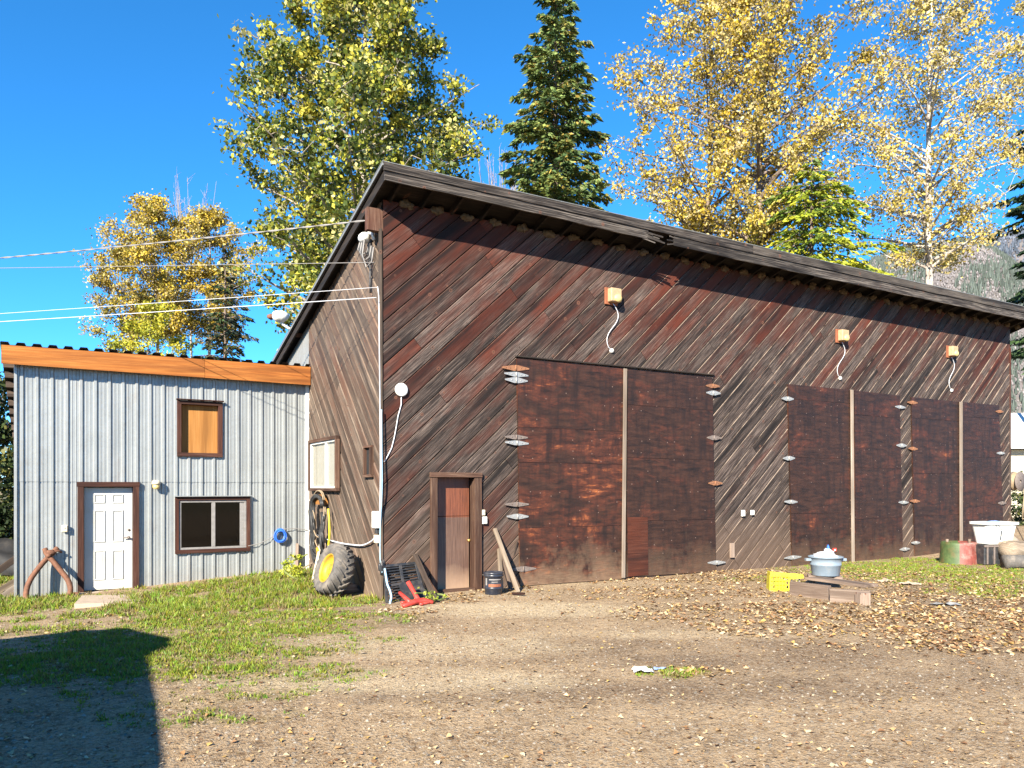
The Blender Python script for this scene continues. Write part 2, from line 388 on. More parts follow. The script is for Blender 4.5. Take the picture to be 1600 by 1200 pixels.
M['green'] = plain('green_paint', (.055, .085, .03), .5, 0, .4, 6, (.15, .075, .035), .8)
M['interior'] = plain('dark_interior', (.012, .011, .011), .9, 0, .3, 3)
M['insul'] = plain('insulation_tuft', (.085, .06, .035), 1, 0, .3, 20, (.2, .13, .08), .5, .8)
M['snowroof'] = plain('white_metal_roof', (.60, .60, .60), .5, 0, .06, 2)
M['stucco'] = plain('cream_wall', (.42, .385, .29), .8, 0, .1, 4)
M['curtain'] = plain('white_curtain', (.36, .345, .29), .8, 0, .08, 6)
M['paper'] = plain('paper', (.60, .60, .60), .6, 0, .05, 12)
M['bluepaper'] = plain('blue_wrapper', (.25, .35, .62), .5, 0, .2, 12)
def glass(name, tint):
    m = NT(name); m.set('Base Color', tint); m.set('Roughness', .06); m.set('Specular IOR Level', .6)
    g = m.n('TexCoord').outputs['Object']; m.set('Roughness', m.rng(m.noise(g, 4, 4, .6), .4, .7, .05, .22)); return m.m
M['glass_dark'] = glass('window_glass_dark', (.010, .010, .012))
def clear_glass(t_, g_=.09):
    m = NT('window_glass_clear'); gl = m.n('BsdfGlossy', {'Color': (1, 1, 1), 'Roughness': .05}); tr = m.n('BsdfTransparent')
    tr.inputs[0].default_value = (t_, t_, t_, 1); mx = m.n('MixShader', {0: g_, 1: tr.outputs[0], 2: gl.outputs[0]}); m.t.links.new(mx.outputs[0], m.t.nodes['Material Output'].inputs[0]); return m.m
M['glass'] = clear_glass(.93); M['glass_shade'] = clear_glass(.05, .035)  # shed pane darkened so the room behind looks shaded
def bark(name, pale, dk, sc=1.0):
    m = NT(name); a = attr(m, 'bc').outputs['Vector']; g = m.n('NewGeometry').outputs['Position']
    n1 = m.noise(m.vmul(g, (14*sc, 14*sc, 3*sc)), 1, 5, .65); n2 = m.noise(g, 1.2, 4, .6)
    c = m.mix(m.rng(m.math('ADD', m.math('MULTIPLY', n1, .6), m.math('MULTIPLY', n2, .4)), .4, .6), dk, pale)
    m.set('Base Color', c); m.set('Roughness', .9); m.bump(n1, .5, .02); return m.m
M['bark_pale'] = bark('bark_pale', (.36, .32, .27), (.12, .09, .075)); M['bark_dark'] = bark('bark_dark', (.20, .15, .12), (.06, .045, .035))
M['bark_white'] = bark('bark_white', (.46, .43, .39), (.16, .125, .10)); M['twig'] = bark('bare_twig', (.34, .29, .24), (.22, .18, .15))
M['leaf'] = leafmat('leaf', .30); M['needle'] = leafmat('needle', .12, .6, .2); M['grass'] = leafmat('grass_blade', .35)
M['litter'] = leafmat('dead_leaf', .12, .75, .15); M['pebble'] = leafmat('pebble', .0, .9, .15); M['fir_far'] = leafmat('hill_tree', .0, .95, .05)
# ------------------------------------------------------------------ ground
def blobs(lst):
    out = []
    for u, v, rx, rz, s in lst:
        p = gp(u, v); out.append((p.x, p.y, rx, rz, s))
    return out
cy_, sy_ = FW.y, FW.x
def field(bl, x, y):
    f = 0
    for bx, by, rx, rz, s in bl:
        dx, dy = x-bx, y-by
        a = dx*RT.x+dy*RT.y; b = dx*FW.x+dy*FW.y
        q = (a/rx)**2+(b/rz)**2
        if q < 1: f = max(f, s*(1-q)**.7)
    return f
GRASS = blobs([(420, 965, 2.4, .9, .9), (320, 975, 1.8, .8, .9), (525, 972, 1.2, .6, .65), (400, 908, 1.6, 1.0, .9), (300, 922, 1.6, 1.0, .9), (455, 900, 1.2, 1.2, .9), (215, 935, .8, .6, .8), (20, 945, 1.6, 1.2, 1), (130, 962, 1.6, .8, .5), (250, 945, 1.3, 1.1, .9), (340, 945, 1.7, 1.6, 1), (430, 925, 1.6, 1.6, 1), (500, 945, 1.4, 1.1, .9),
    (380, 985, 1.9, 1.1, .9), (290, 1010, 1.7, 1.2, .95), (420, 1015, 1.4, .7, .75), (130, 1030, 2.4, 1.6, .8), (320, 1048, 1.1, .6, .8), (480, 1050, 1.1, .5, .6), (200, 1000, 2, 1.0, .8),
    (60, 1075, 2.0, .8, .35), (560, 940, .8, .5, .8), (560, 1000, .8, .4, .5), (60, 985, 1.8, .7, .55), (250, 1110, 1.4, .5, .35), (1045, 1052, .5, .25, .75), (370, 1085, 1.2, .4, .4),
    (1390, 888, 3.0, 2.0, .85), (1320, 892, 1.4, 1.0, .7), (1540, 902, 3.4, 2.4, .8), (1200, 905, 1.2, .8, .5), (1580, 925, 2.0, 1.2, .7), (1440, 878, 1.5, 1.5, .7), (655, 940, .35, .4, .7), (15, 900, 2, 3, .8), (1800, 900, 8, 5, .8), (-300, 950, 6, 4, .8)])
LEAF = blobs([(900, 918, 3.0, .6, .5), (1080, 925, 3.6, 2.0, .6), (1300, 955, 4.5, 1.6, .9), (1500, 965, 5, 1.9, 1), (1450, 905, 5, 3.0, .8), (1050, 905, 2.5, 1.6, .7), (1590, 1005, 3.0, 1.0, .8), (1180, 900, 2.4, 2.0, .95), (1400, 985, 3.2, .9, .8),
    (820, 925, 2.2, .9, .5), (690, 935, 1.3, .8, .5), (430, 940, 2.8, 2.2, .34), (250, 970, 3.5, 1.6, .26), (640, 955, .9, .5, .7), (520, 960, 2, 1.2, .3), (1060, 1052, .7, .35, .6), (1700, 930, 6, 5, .9)])
PALE = blobs([(830, 952, 2.2, .9, 1), (740, 950, 1.6, .7, .8), (620, 1010, 2.6, .8, .6), (760, 925, 1.6, .8, .5), (560, 1060, 2.0, .6, .6), (700, 1065, 1.5, .5, .6), (1200, 955, 2.5, .6, .3), (1150, 990, 3.0, .4, .4), (960, 912, 3, .8, .5)])
DAMP = blobs([(1180, 1030, 3.2, .7, .8), (930, 1010, 2.5, .6, .7), (1400, 1010, 3, .6, .7), (1080, 1080, 3, .6, .7), (1500, 945, 3, 1.0, .8), (1400, 925, 2.5, .7, .8), (560, 955, 1.5, .5, .6), (120, 1060, 2.4, .8, .5), (600, 975, 1.4, .35, .6), (760, 1085, 2.5, .35, .5), (1480, 1060, 2.5, .5, .5)])
def gmask(x, y):
    V = Vector((x, y, 0)); n1 = mnoise.fractal(V*1.1, 1, 2, 4); n2 = mnoise.fractal(V*3.1+Vector((7, 3, 1)), 1, 2, 3)
    g = field(GRASS, x, y); g = min(1, max(0, g*1.15+.34*n1+.45*n2-.10)) if g > 0 else 0
    l = field(LEAF, x, y); l = min(1, max(0, l*1.1+(.45*n2+.5*n1-.12)*(l > 0)))
    p = field(PALE, x, y); p = min(1, max(0, p*1.35+.4*n1+.3*n2)) if p > 0 else 0
    d = field(DAMP, x, y); d = min(1, max(0, d*1.2+.6*n1+.4*n2)) if d > 0 else 0
    return g, l, p, d
def axis(a, b, st):
    mid = np.arange(a, b, st); up = b+np.cumsum(st*1.22**np.arange(1, 46)); dn = a-np.cumsum(st*1.22**np.arange(1, 46))
    return np.concatenate([dn[::-1], mid, up])
xs = axis(-8.5, 30, .14); ys = axis(1, 21, .14)
X, Y = np.meshgrid(xs, ys); nx, ny = len(xs), len(ys)
P = np.zeros((nx*ny, 3)); G4 = np.zeros((nx*ny, 4))
for i, (x, y) in enumerate(zip(X.ravel(), Y.ravel())):
    P[i] = (x, y, ground(x, y))
    if -10 < x < 60 and -2 < y < 40: G4[i] = gmask(x, y)
    elif x*x+y*y > 900: G4[i] = (.7, .3, 0, 0)
I = np.arange(nx*ny).reshape(ny, nx)
F = np.stack([I[:-1, :-1].ravel(), I[:-1, 1:].ravel(), I[1:, 1:].ravel(), I[1:, :-1].ravel()], 1)
def ground_mat():
    m = NT('ground_dirt'); a = m.n('Attribute', attribute_name='gm'); g = m.n('NewGeometry').outputs['Position']
    s = m.n('SeparateColor', {0: a.outputs['Color']}); gr, lf, pl, dp = s.outputs[0], s.outputs[1], s.outputs[2], a.outputs['Alpha']
    n1 = m.noise(g, 1.1, 5, .65); n2 = m.noise(g, 9, 5, .7); n3 = m.noise(g, 60, 3, .7)
    c = m.mix(m.rng(n1, .35, .65), (.17, .106, .056), (.335, .232, .135))
    c = m.mix(m.rng(n2, .4, .68, 0, .8), c, (.38, .28, .175)); c = m.mix(m.rng(n2, .32, .45, .55, 0), c, (.075, .048, .03))
    c = m.mix(m.math('MULTIPLY', dp, .8), c, m.mix(m.rng(n2, .35, .65), (.085, .053, .03), (.19, .125, .076)))
    c = m.mix(m.math('MULTIPLY', pl, .85), c, m.mix(m.rng(n2, .35, .65), (.36, .27, .165), (.55, .44, .285)))
    c = m.mix(m.math('MULTIPLY', lf, .65), c, m.mix(m.rng(n3, .4, .6), (.12, .076, .042), (.30, .20, .11)))
    c = m.mix(m.math('MULTIPLY', gr, .7), c, m.mix(m.rng(n2, .35, .65), (.07, .075, .02), (.16, .155, .045)))
    h = n3
    n4 = m.noise(g, 28, 4, .75); c = m.mix(m.rng(n4, .5, .68, 0, .6), c, (.46, .36, .24)); c = m.mix(m.rng(n4, .34, .46, .6, 0), c, (.06, .038, .022))
    for sc_, wgt in ((22, .55), (42, .65), (75, .6)):
        v = m.n('TexVoronoi', {'Vector': g, 'Scale': float(sc_)}); col = m.n('SeparateColor', {0: v.outputs['Color']})
        f = m.math('MULTIPLY', m.math('GREATER_THAN', col.outputs[0], .62), m.rng(v.outputs['Distance'], .3, .5, wgt, 0))
        stc = m.mix(col.outputs[1], (.08, .062, .048), (.37, .32, .255))
        c = m.mix(m.math('MULTIPLY', f, m.math('SUBTRACT', 1.0, m.math('MULTIPLY', gr, .7))), c, stc)
        h = m.math('ADD', h, m.math('MULTIPLY', f, .6))
    m.set('Base Color', c); m.set('Roughness', .95); m.set('Specular IOR Level', .12)
    m.bump(m.math('ADD', h, m.math('MULTIPLY', n2, 1.2)), .7, .025); return m.m
go = np_mesh('ground', P, F, ground_mat()); tag(go, kind='structure')
a_ = go.data.attributes.new('gm', 'FLOAT_COLOR', 'POINT'); a_.data.foreach_set('color', G4.astype(np.float32).ravel())
go.data.polygons.foreach_set('use_smooth', np.ones(len(F), bool))

def inside(x, y): return (x > XB-.03 and y > YB-.04) or (x > -.85 and y > YS-.05)
def scatter(n, dens, zmin, zmax, zpow=1.4, tm=.78):
    out = []; tries = 0
    while len(out) < n and tries < n*60:
        tries += 1
        z = zmin+(zmax-zmin)*random.random()**zpow; t = random.uniform(-tm, tm)
        p = CAM + (FW+RT*t)*z
        if inside(p.x, p.y): continue
        gm = gmask(p.x, p.y)
        if random.random() < dens(gm): out.append((p.x, p.y, ground(p.x, p.y), gm))
    return out
def rvec(n): v = rng.normal(size=(n, 3)); return v/np.linalg.norm(v, axis=1, keepdims=True)

def build_grass():
    pts = scatter(24000, lambda g: max(0, g[0]-.06)**1.7*(1-.6*g[2]), 5.2, 26, 1.3)
    V = []; C = []; n = 0
    for x, y, z, gm in pts:
        k = random.randint(4, 8); hh = random.uniform(.014, .042)*(.6+.7*gm[0]); dist = math.hypot(x, y)
        if (y > YS-.5 and x < XB) or (y > YB-.4 and x < XB and random.random() < .5): hh *= random.uniform(1.4, 3.0)
        dry = random.random() < .26
        base = np.array((.22, .17, .07) if dry else (random.uniform(.14, .26), random.uniform(.21, .30), random.uniform(.018, .04)))
        for _ in range(k):
            a = random.uniform(0, 6.283); r = random.uniform(0, .055); bx, by = x+r*math.cos(a), y+r*math.sin(a)
            h = hh*random.uniform(.5, 1.3); wd = random.uniform(.005, .012)*(1+dist*.03); b = random.uniform(0, 6.283); ln = h*random.uniform(.2, 1.0); d = random.uniform(0, 6.283)
            cx, cy2 = math.cos(b)*wd, math.sin(b)*wd
            V += [(bx-cx, by-cy2, z-.01), (bx+cx, by+cy2, z-.01), (bx+math.cos(d)*ln, by+math.sin(d)*ln, z+h)]
            q = base*random.uniform(.7, 1.25); C += [q*.7, q*.7, q*1.1]
    V = np.array(V); F = np.arange(len(V)).reshape(-1, 3)
    tag(np_mesh('grass', V, F, M['grass'], col=np.array(C)), kind='stuff', label='short patchy green grass growing in the bare dirt yard', cat='grass')
    # broad-leaved weeds mixed in
build_grass()
def build_litter():
    pts = scatter(20000, lambda g: .03+max(0, g[1])**1.7*.8, 5.0, 27, 1.2)
    pal = np.array([(.30, .19, .09), (.36, .25, .13), (.23, .13, .06), (.42, .32, .19), (.15, .08, .042), (.34, .22, .075), (.27, .155, .08), (.40, .31, .20)])
    V = []; F = []; C = []
    K = 9; rad = [1, .68, .9, .62, .75, .62, .9, .68]          # lobed outline + centre
    for x, y, z, gm in pts:
        s = (.012+.032*random.random()**1.6)*(1.1 if gm[1] > .3 else .72); a0 = random.uniform(0, 6.28); curl = random.uniform(-.1, .7); tilt = random.uniform(0, .45); td = random.uniform(0, 6.28)
        c = pal[random.randrange(len(pal))]*random.uniform(.8, 1.5); n = len(V)
        for i in range(9):
            r = 0 if i == 8 else s*rad[i]*random.uniform(.8, 1.15); a = a0+i*math.pi/4
            lx, ly = r*math.cos(i*math.pi/4), r*math.sin(i*math.pi/4); px, py = r*math.cos(a), r*math.sin(a)
            zz = curl*abs(ly)*1.1 + tilt*(px*math.cos(td)+py*math.sin(td)) + tilt*s*.75 + .006
            V.append((x+px, y+py, z+zz)); C.append(c*random.uniform(.85, 1.1))
        for i in range(8): F.append((n+8, n+i, n+(i+1) % 8))
    tag(np_mesh('leaf_litter', np.array(V), np.array(F), M['litter'], col=np.array(C)), kind='stuff', label='fallen tan and brown leaves strewn over the dirt yard', cat='leaves')
build_litter()
def build_chips():
    pts = scatter(16000, lambda g: .35+.4*g[1], 4.8, 18, 1.1); V = []; C = []
    pal = [(.30, .21, .12), (.20, .13, .07), (.12, .07, .04), (.40, .32, .22), (.34, .24, .12)]
    for x, y, z, gm in pts:
        s = random.uniform(.006, .02); a = random.uniform(0, 6.28); e = random.uniform(.3, .9); ca, sa = math.cos(a), math.sin(a); t1, t2 = random.uniform(-.5, .5), random.uniform(-.5, .5); c = np.array(pal[random.randrange(5)])*random.uniform(.7, 1.3)
        for p, q in ((s, 0), (0, s*e), (-s, 0), (0, -s*e)): V.append((x+p*ca-q*sa, y+p*sa+q*ca, z+.006+p*t1+q*t2)); C.append(c)
    tag(np_mesh('wood_chips', np.array(V), np.arange(len(V)).reshape(-1, 4), M['litter'], col=np.array(C)), kind='stuff', label='small brown and tan bark crumbs over the bare dirt', cat='debris')
build_chips()
def build_pebbles():
    pts = scatter(9000, lambda g: (1-.8*g[0])*(.35+.4*g[2]), 4.6, 15, 1.0)
    V = []; F = []; C = []
    for x, y, z, gm in pts:
        s = .004+.016*random.random()**2.6; n = len(V); g = random.uniform(.10, .33); c = np.array((g*1.05, g*.92, g*.76))
        for d in ((1, 0, 0), (-1, 0, 0), (0, 1, 0), (0, -1, 0), (0, 0, .8)):
            V.append((x+d[0]*s*random.uniform(.7, 1.5), y+d[1]*s*random.uniform(.7, 1.5), z+d[2]*s*random.uniform(.7, 1.2)-(0 if d[2] else .002))); C.append(c)
        F += [(n, n+2, n+4), (n+2, n+1, n+4), (n+1, n+3, n+4), (n+3, n, n+4)]
    tag(np_mesh('gravel', np.array(V), np.array(F), M['pebble'], col=np.array(C)), kind='stuff', label='small grey stones scattered over the dirt yard', cat='gravel')
build_pebbles()

# ------------------------------------------------------------------ barn
def clip(poly, f):                                     # keep f(p) >= 0
    out = []
    for i in range(len(poly)):
        a, b = poly[i], poly[(i+1) % len(poly)]; fa, fb = f(a), f(b)
        if fa >= 0: out.append(a)
        if fa*fb < 0:
            t = fa/(fa-fb); out.append((a[0]+(b[0]-a[0])*t, a[1]+(b[1]-a[1])*t))
    return out
def board_field(mb, to3, polys, ang, wd, seed, flip=False, bev=.012, th=.024, gap=.007, joints=(5.5, 11.0)):
    rr = random.Random(seed); c, s = math.cos(ang), math.sin(ang)
    al = lambda p: p[0]*c+p[1]*s
    ac = lambda p: -p[0]*s+p[1]*c
    allp = [p for q in polys for p in q]
    lo, hi = min(map(ac, allp)), max(map(ac, allp)); l0, l1 = min(map(al, allp)), max(map(al, allp))
    a = lo-wd*rr.random()
    while a < hi:
        w_ = wd*rr.uniform(.9, 1.1); t = th+rr.uniform(-.004, .004); tl, trr = t+rr.uniform(-.004, .004), t+rr.uniform(-.004, .004)
        x = l0-rr.uniform(0, 3)
        while x < l1:
            L = rr.uniform(*joints); rnd = rr.random(); g2 = .003; wob = rr.uniform(-.004, .004)
            for e0, h0, e1, h1 in ((a, 0, a+bev, tl), (a+bev, tl, a+w_-bev*.8-gap, trr), (a+w_-bev*.8-gap, trr, a+w_-gap, 0)):
                for poly in polys:
                    q = poly
                    for fn in (lambda p: ac(p)-e0, lambda p: e1-ac(p), lambda p: al(p)-x-g2, lambda p: x+L-g2-al(p)):
                        q = clip(q, fn)
                        if len(q) < 3: break
                    if len(q) < 3: continue
                    vs = []; bc = []
                    for p in q:
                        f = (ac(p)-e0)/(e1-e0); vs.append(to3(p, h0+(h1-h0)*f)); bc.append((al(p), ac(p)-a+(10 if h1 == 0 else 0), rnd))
                    ids = tuple(range(len(q))); mb.add(vs, [ids[::-1] if flip else ids], bc)
            x += L
        a += w_
barn = thing('barn', 'long dark barn clad in diagonal weathered boards with a mono-pitch roof', 'barn', (15, 18, 0))
YF = 12.22
A_ = onY(599, 254, YF); B_ = onY(1600, 480, YF)
KX = (B_.z-A_.z)/(B_.x-A_.x); SL = .283; XL = A_.x; XR = 26.4; YR = 24.5; XE = onY(1577, 700, YB).x
def rz(x, y): return A_.z+(x-A_.x)*KX-SL*(y-YF)
TH = .07; UND = .20                                     # deck thickness, underside of rafters
def und(x, y): return rz(x, y)-UND
# front wall: boards cut round the entry door
dl, dr_ = onY(677, 800, YB).x, onY(743, 800, YB).x; dtop = onY(710, 744, YB).z
top = lambda x: und(x, YB)+.03
fp = [[(XB, -.3), (dl, -.3), (dl, top(dl)), (XB, top(XB))], [(dl, dtop), (dr_, dtop), (dr_, top(dr_)), (dl, top(dl))], [(dr_, -.3), (XE, -.3), (XE, top(XE)), (dr_, top(dr_))]]
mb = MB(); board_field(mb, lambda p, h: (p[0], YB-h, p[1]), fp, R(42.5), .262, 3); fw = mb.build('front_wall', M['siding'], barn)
mb = MB()
for q in fp: mb.prism([(p[0], YB+.02, p[1]) for p in q], (0, .1, 0))
mb.build('wall_backing', M['interior'], barn)
YW = onX(484, 600, XB).y                                 # where the boarded side wall ends
sp = [[(YB, -.3), (YW, -.3), (YW, und(XB, YW)+.03), (YB, und(XB, YB)+.03)]]
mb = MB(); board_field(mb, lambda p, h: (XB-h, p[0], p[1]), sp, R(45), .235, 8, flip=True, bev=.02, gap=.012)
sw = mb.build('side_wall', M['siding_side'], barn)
mb = MB(); mb.prism([(XB+.02, p[0], p[1]) for p in [(YB+.2, -.3), (YR-.5, -.3), (YR-.5, und(XB, YR-.5)), (YB+.2, und(XB, YB+.2))]], (.1, 0, 0)); mb.build('wall_backing', M['interior'], barn)
# plain rear and right walls
mb = MB(); mb.prism([(XE-.12, YB+.12, -.3), (XE-.12, YR-.5, -.3), (XE-.12, YR-.5, und(XE, YR-.5)), (XE-.12, YB+.12, und(XE, YB+.12))], (.12, 0, 0))
mb.prism([(XB+.12, YR-.6, -.3), (XE-.12, YR-.6, -.3), (XE-.12, YR-.6, und(XE, YR-.6)), (XB+.12, YR-.6, und(XB, YR-.6))], (0, .1, 0)); mb.build('rear_wall', M['siding'], barn)
def corrug(mb, to3, x0, x1, z0, z1, per=.25, seed=0, flip=False, prof=None, org=0.0, slant=None):
    prof = prof or [(0, 0), (.018, .03), (.062, .03), (.08, 0), (.118, 0), (.124, .007), (.136, .007), (.142, 0), (.188, 0), (.194, .007), (.206, .007), (.212, 0)]
    k0 = math.floor((x0-org)/per)-1; pts = []
    for k in range(k0, int((x1-org)/per)+2):
        for a, h in prof: pts.append((org+k*per+a*per/.25, h))
    row = []
    for (a, h), (b, g) in zip(pts, pts[1:]):
        if b <= x0 or a >= x1: continue
        if a < x0: h = h+(g-h)*(x0-a)/(b-a); a = x0
        if b > x1: g = h+(g-h)*(x1-a)/(b-a); b = x1
        if not row: row.append((a, h))
        row.append((b, g))
    vs = []; fs = []
    for a, h in row:
        zt = slant(a) if slant else z1
        vs += [to3(a, z0, h), to3(a, zt, h)]
    for i in range(len(row)-1):
        f = (2*i, 2*i+2, 2*i+3, 2*i+1); fs.append(f[::-1] if flip else f)
    mb.add(vs, fs)
mb = MB(); corrug(mb, lambda a, z, h: (XB-h*.6, a, z), YW, YR-.5, 0, 0, per=.11, flip=True, prof=[(0, 0), (.06, .022), (.125, .03), (.19, .022)], slant=lambda y: und(XB, y)+.02)
mb.build('metal_cladding', M['galv_old'], barn)
# roof
mb = MB(); mb.prism([(XL, YF, rz(XL, YF)-.012), (XR, YF, rz(XR, YF)-.012), (XR, YR, rz(XR, YR)-.012), (XL, YR, rz(XL, YR)-.012)], (0, 0, -TH))
roof = mb.build('roof', M['timber'], barn)
mb = MB()
for i in range(60):                                      # roofing felt edge, slightly wavy
    x0 = XL-.03+(XR-XL)*i/60; x1 = XL-.03+(XR-XL)*(i+1)/60
    d0, d1 = .012*mnoise.noise(Vector((x0*1.7, 0, 0))), .012*mnoise.noise(Vector((x1*1.7, 0, 0)))
    mb.prism([(x0, YF-.05+d0, rz(x0, YF)+.012+d0), (x1, YF-.05+d1, rz(x1, YF)+.012+d1), (x1, YR, rz(x1, YR)+.004), (x0, YR, rz(x0, YR)+.004)], (0, 0, -.012), .4)
mb.build('roofing', M['roof_edge'], roof)
def fascia(x0, x1, zt, zb, y, jit=0, seed=0, rag0=0, rag1=0):
    mb = MB(); n = max(2, int((x1-x0)/.35)); rnd = random.random(); vs = []; bc = []; fs = []
    for i in range(n+1):
        x = x0+(x1-x0)*i/n; j1 = jit*mnoise.noise(Vector((x*.9, seed, 0))); j2 = jit*mnoise.noise(Vector((x*1.3, seed+5, 2)))+jit*.5*mnoise.noise(Vector((x*5, seed+5, 2)))
        zz1, zz0 = rz(x, YF)-zt(x)+j1, rz(x, YF)-zb(x)+j2
        for yy, z in ((y, zz0), (y, zz1), (y+.04, zz1), (y+.04, zz0)): vs.append((x, yy, z)); bc.append((x, z-rz(x, YF), rnd))
    for i in range(n):
        for k in range(4):
            a, b = i*4+k, i*4+(k+1) % 4; fs.append((b, a, a+4, b+4))
    fs += [(0, 1, 2, 3), (n*4+3, n*4+2, n*4+1, n*4)]; mb.add(vs, fs, bc); return mb.build('fascia', M['fascia'], roof)
fh = lambda x: .29+.10*sst(5, 14, x)
brk0, brk1 = onY(1012, 370, YF).x, onY(1052, 375, YF).x
fascia(XL, 13.4, lambda x: .0, lambda x: fh(x)*.46, YF-.045, .012, 1); fascia(13.405, XR, lambda x: .0, lambda x: fh(x)*.46, YF-.045, .012, 2)
fascia(XL+.02, brk0, lambda x: fh(x)*.45, lambda x: fh(x)*(1-.0*x), YF-.02, .016, 3); fascia(brk1, XR, lambda x: fh(x)*.45, lambda x: fh(x), YF-.02, .014, 4)
mb = MB()
for k in range(7):
    t = k/7; sx = brk0-.05; L = random.uniform(.12, .5); z = rz(sx, YF)-.2-.17*t
    mb.bar((sx-.1, YF-.0, z), (sx+L, YF-.02-.05*random.random(), z-random.uniform(.0, .10)), .03, .012, up=Vector((0, 1, 0)))
for k in range(3):
    z = rz(brk1, YF)-.22-.05*k; mb.bar((brk1+.1, YF, z), (brk1-random.uniform(.1, .32), YF-.03, z+.02-.04*k), .03, .015, up=Vector((0, 1, 0)))
mb.build('splinter', M['fascia'], roof)
# rake board and metal edge on the left end
mb = MB(); mb.prism([(XL+.03, YF+.02, rz(XL, YF)-.085), (XL+.03, YR, rz(XL, YR)-.085), (XL+.03, YR, rz(XL, YR)-.22), (XL+.03, YF+.02, rz(XL, YF)-.27)], (.035, 0, 0)); mb.build('rake_board', M['timber'], roof)
mb = MB(); mb.prism([(XL-.03, YF-.03, rz(XL, YF)+.02), (XL-.03, YR, rz(XL, YR)+.02), (XL-.03, YR, rz(XL, YR)-.055), (XL-.03, YF-.03, rz(XL, YF)-.055)], (.022, 0, 0)); mb.build('edge_flashing', M['roof_edge'], roof)
# rafters under the eave, and tufts of insulation between them on the wall plate
nr = 36
for i in range(nr):
    x = XL+.35+(XR-XL-.5)*i/(nr-1); mb = MB()
    mb.prism([(x, YF+.03, rz(x, YF)-.085), (x, YB+1.2, rz(x, YB+1.2)-.085), (x, YB+1.2, rz(x, YB+1.2)-.23), (x, YF+.03, rz(x, YF)-.21)], (.045, 0, 0)); mb.build('rafter', M['timber'], roof)
for i in range(nr-1):
    mb = MB(); x = XL+.35+(XR-XL-.5)*(i+.55)/(nr-1)
    for k in range(3): mb.lump((x+.05*(k-1), YB-.03, und(x, YB)+.03+random.uniform(-.04, .02)), (.08, .05, .06), i*3+k, 6, .9)
    mb.build('insulation_tuft', M['insul'], barn)
# beam end poking out at the corner, and the corner board
mb = MB(); mb.box((4.62+.13, YB+.06, 6.66), (.30, .12, .40)); mb.build('beam_end', M['trim_brown'], barn)
mb = MB(); mb.bar((XB-.03, YB-.012, -.1), (XB-.045, YB-.012, 6.5), .075, .045, up=Vector((1, 0, 0)), rnd=.2); mb.build('corner_board', M['siding_side'], barn)
mb = MB(); mb.bar((XE+.0, YB-.01, -.1), (XE+.0, YB-.01, 6.3), .06, .06, up=Vector((1, 0, 0)), rnd=.9); mb.build('corner_board', M['siding'], barn)

# hinges: long diamond plates with a pin
def hinge(u, v, hw, kind, parent, Y=YB-.075):
    c = onY(u, v, Y); mb = MB(); h = .052*random.uniform(.85, 1.1); a = random.uniform(-.03, .03)
    L = hw*random.uniform(.92, 1.06)
    pts = [(-L, -.012), (-.05, -h), (.05, -h), (L, -.012), (L, .012), (.05, h), (-.05, h), (-L, .012)]
    mb.prism([(c.x+p[0], c.y, c.z+p[1]+a*p[0]) for p in pts], (0, .008, 0))
    mb.tube([(c.x, c.y-.008, c.z-h), (c.x, c.y-.008, c.z+h)], .012, 8)
    for sx in (-.7, -.4, .4, .7): mb.tube([(c.x+sx*L, c.y-.007, c.z+a*sx*L), (c.x+sx*L, c.y, c.z+a*sx*L)], .010, 6)
    o = mb.build('hinge', M[{'s': 'hinge', 'r': 'hinge_rust', 'g': 'hinge_grey'}[kind]], parent)
    if kind == 'r': o['label'] = 'rusty hinge'
# big double doors (corner pixels: top-left, top-right, bottom-right, bottom-left)
def leaf_door(tl, tr, br, bl, seams, hinges, hw=.30, patch=None, mat='ply'):
    C = [onY(p[0], p[1], YB-.06) for p in (bl, br, tr, tl)]; mb = MB()
    def bil(s, t): return (C[0]*(1-s)+C[1]*s)*(1-t)+(C[3]*(1-s)+C[2]*s)*t
    ts = [0]+seams+[1]
    for a, b in zip(ts, ts[1:]):
        rnd = random.random(); g = .0012; n = 6
        for k in range(n):
            s0, s1 = k/n, (k+1)/n; warp = lambda s, t: Vector((0, .006*mnoise.noise(Vector((s*2+rnd*9, t*5, 0))), 0))
            q = [bil(s0, a+g)+warp(s0, a), bil(s1, a+g)+warp(s1, a), bil(s1, b-g)+warp(s1, b), bil(s0, b-g)+warp(s0, b)]
            mb.add(q, [(0, 1, 2, 3)], [(p.x, p.z, rnd) for p in q])
    d = Vector((0, .045, 0)); e = Vector((0, .008, 0))
    q = [p+e for p in C]; mb.prism(q, d-e*1.2, .5)
    o = mb.build('barn_door', M[mat], barn)
    if patch:
        pm = MB(); P4 = [onY(p[0], p[1], YB-.072) for p in patch]; pm.prism(P4, (0, .009, 0)); pm.build('patch_panel', M['redply'], o)
    for h in hinges: hinge(h[0], h[1], hw*.86 if len(h) < 4 else h[3]*.9, h[2], o)
    return o
M['redply'] = wood('red_patch_ply', (.03, .012, .009), (.09, .028, .018), (.18, .08, .05), (.16, .04, .018), .5, .9, knots=False)
def batten(u0, v0, u1, v1, wd, parent):
    a, b = onY(u0, v0, YB-.088), onY(u1, v1, YB-.088); mb = MB(); mb.bar(a, b, .03, wd, up=Vector((1, 0, 0))); mb.build('batten', M['batten'], parent)
d = leaf_door((808, 560), (974, 576), (971, 905), (813, 916), [.255, .545, .70], [(806, 575, 'r', .34), (807, 585, 's'), (807, 594, 's'), (807, 683, 'g'), (808, 692, 's'), (808, 788, 'g'), (809, 807, 's'), (818, 889, 'g', .34)], mat='ply_worn')
batten(977, 576, 974, 903, .085, d)
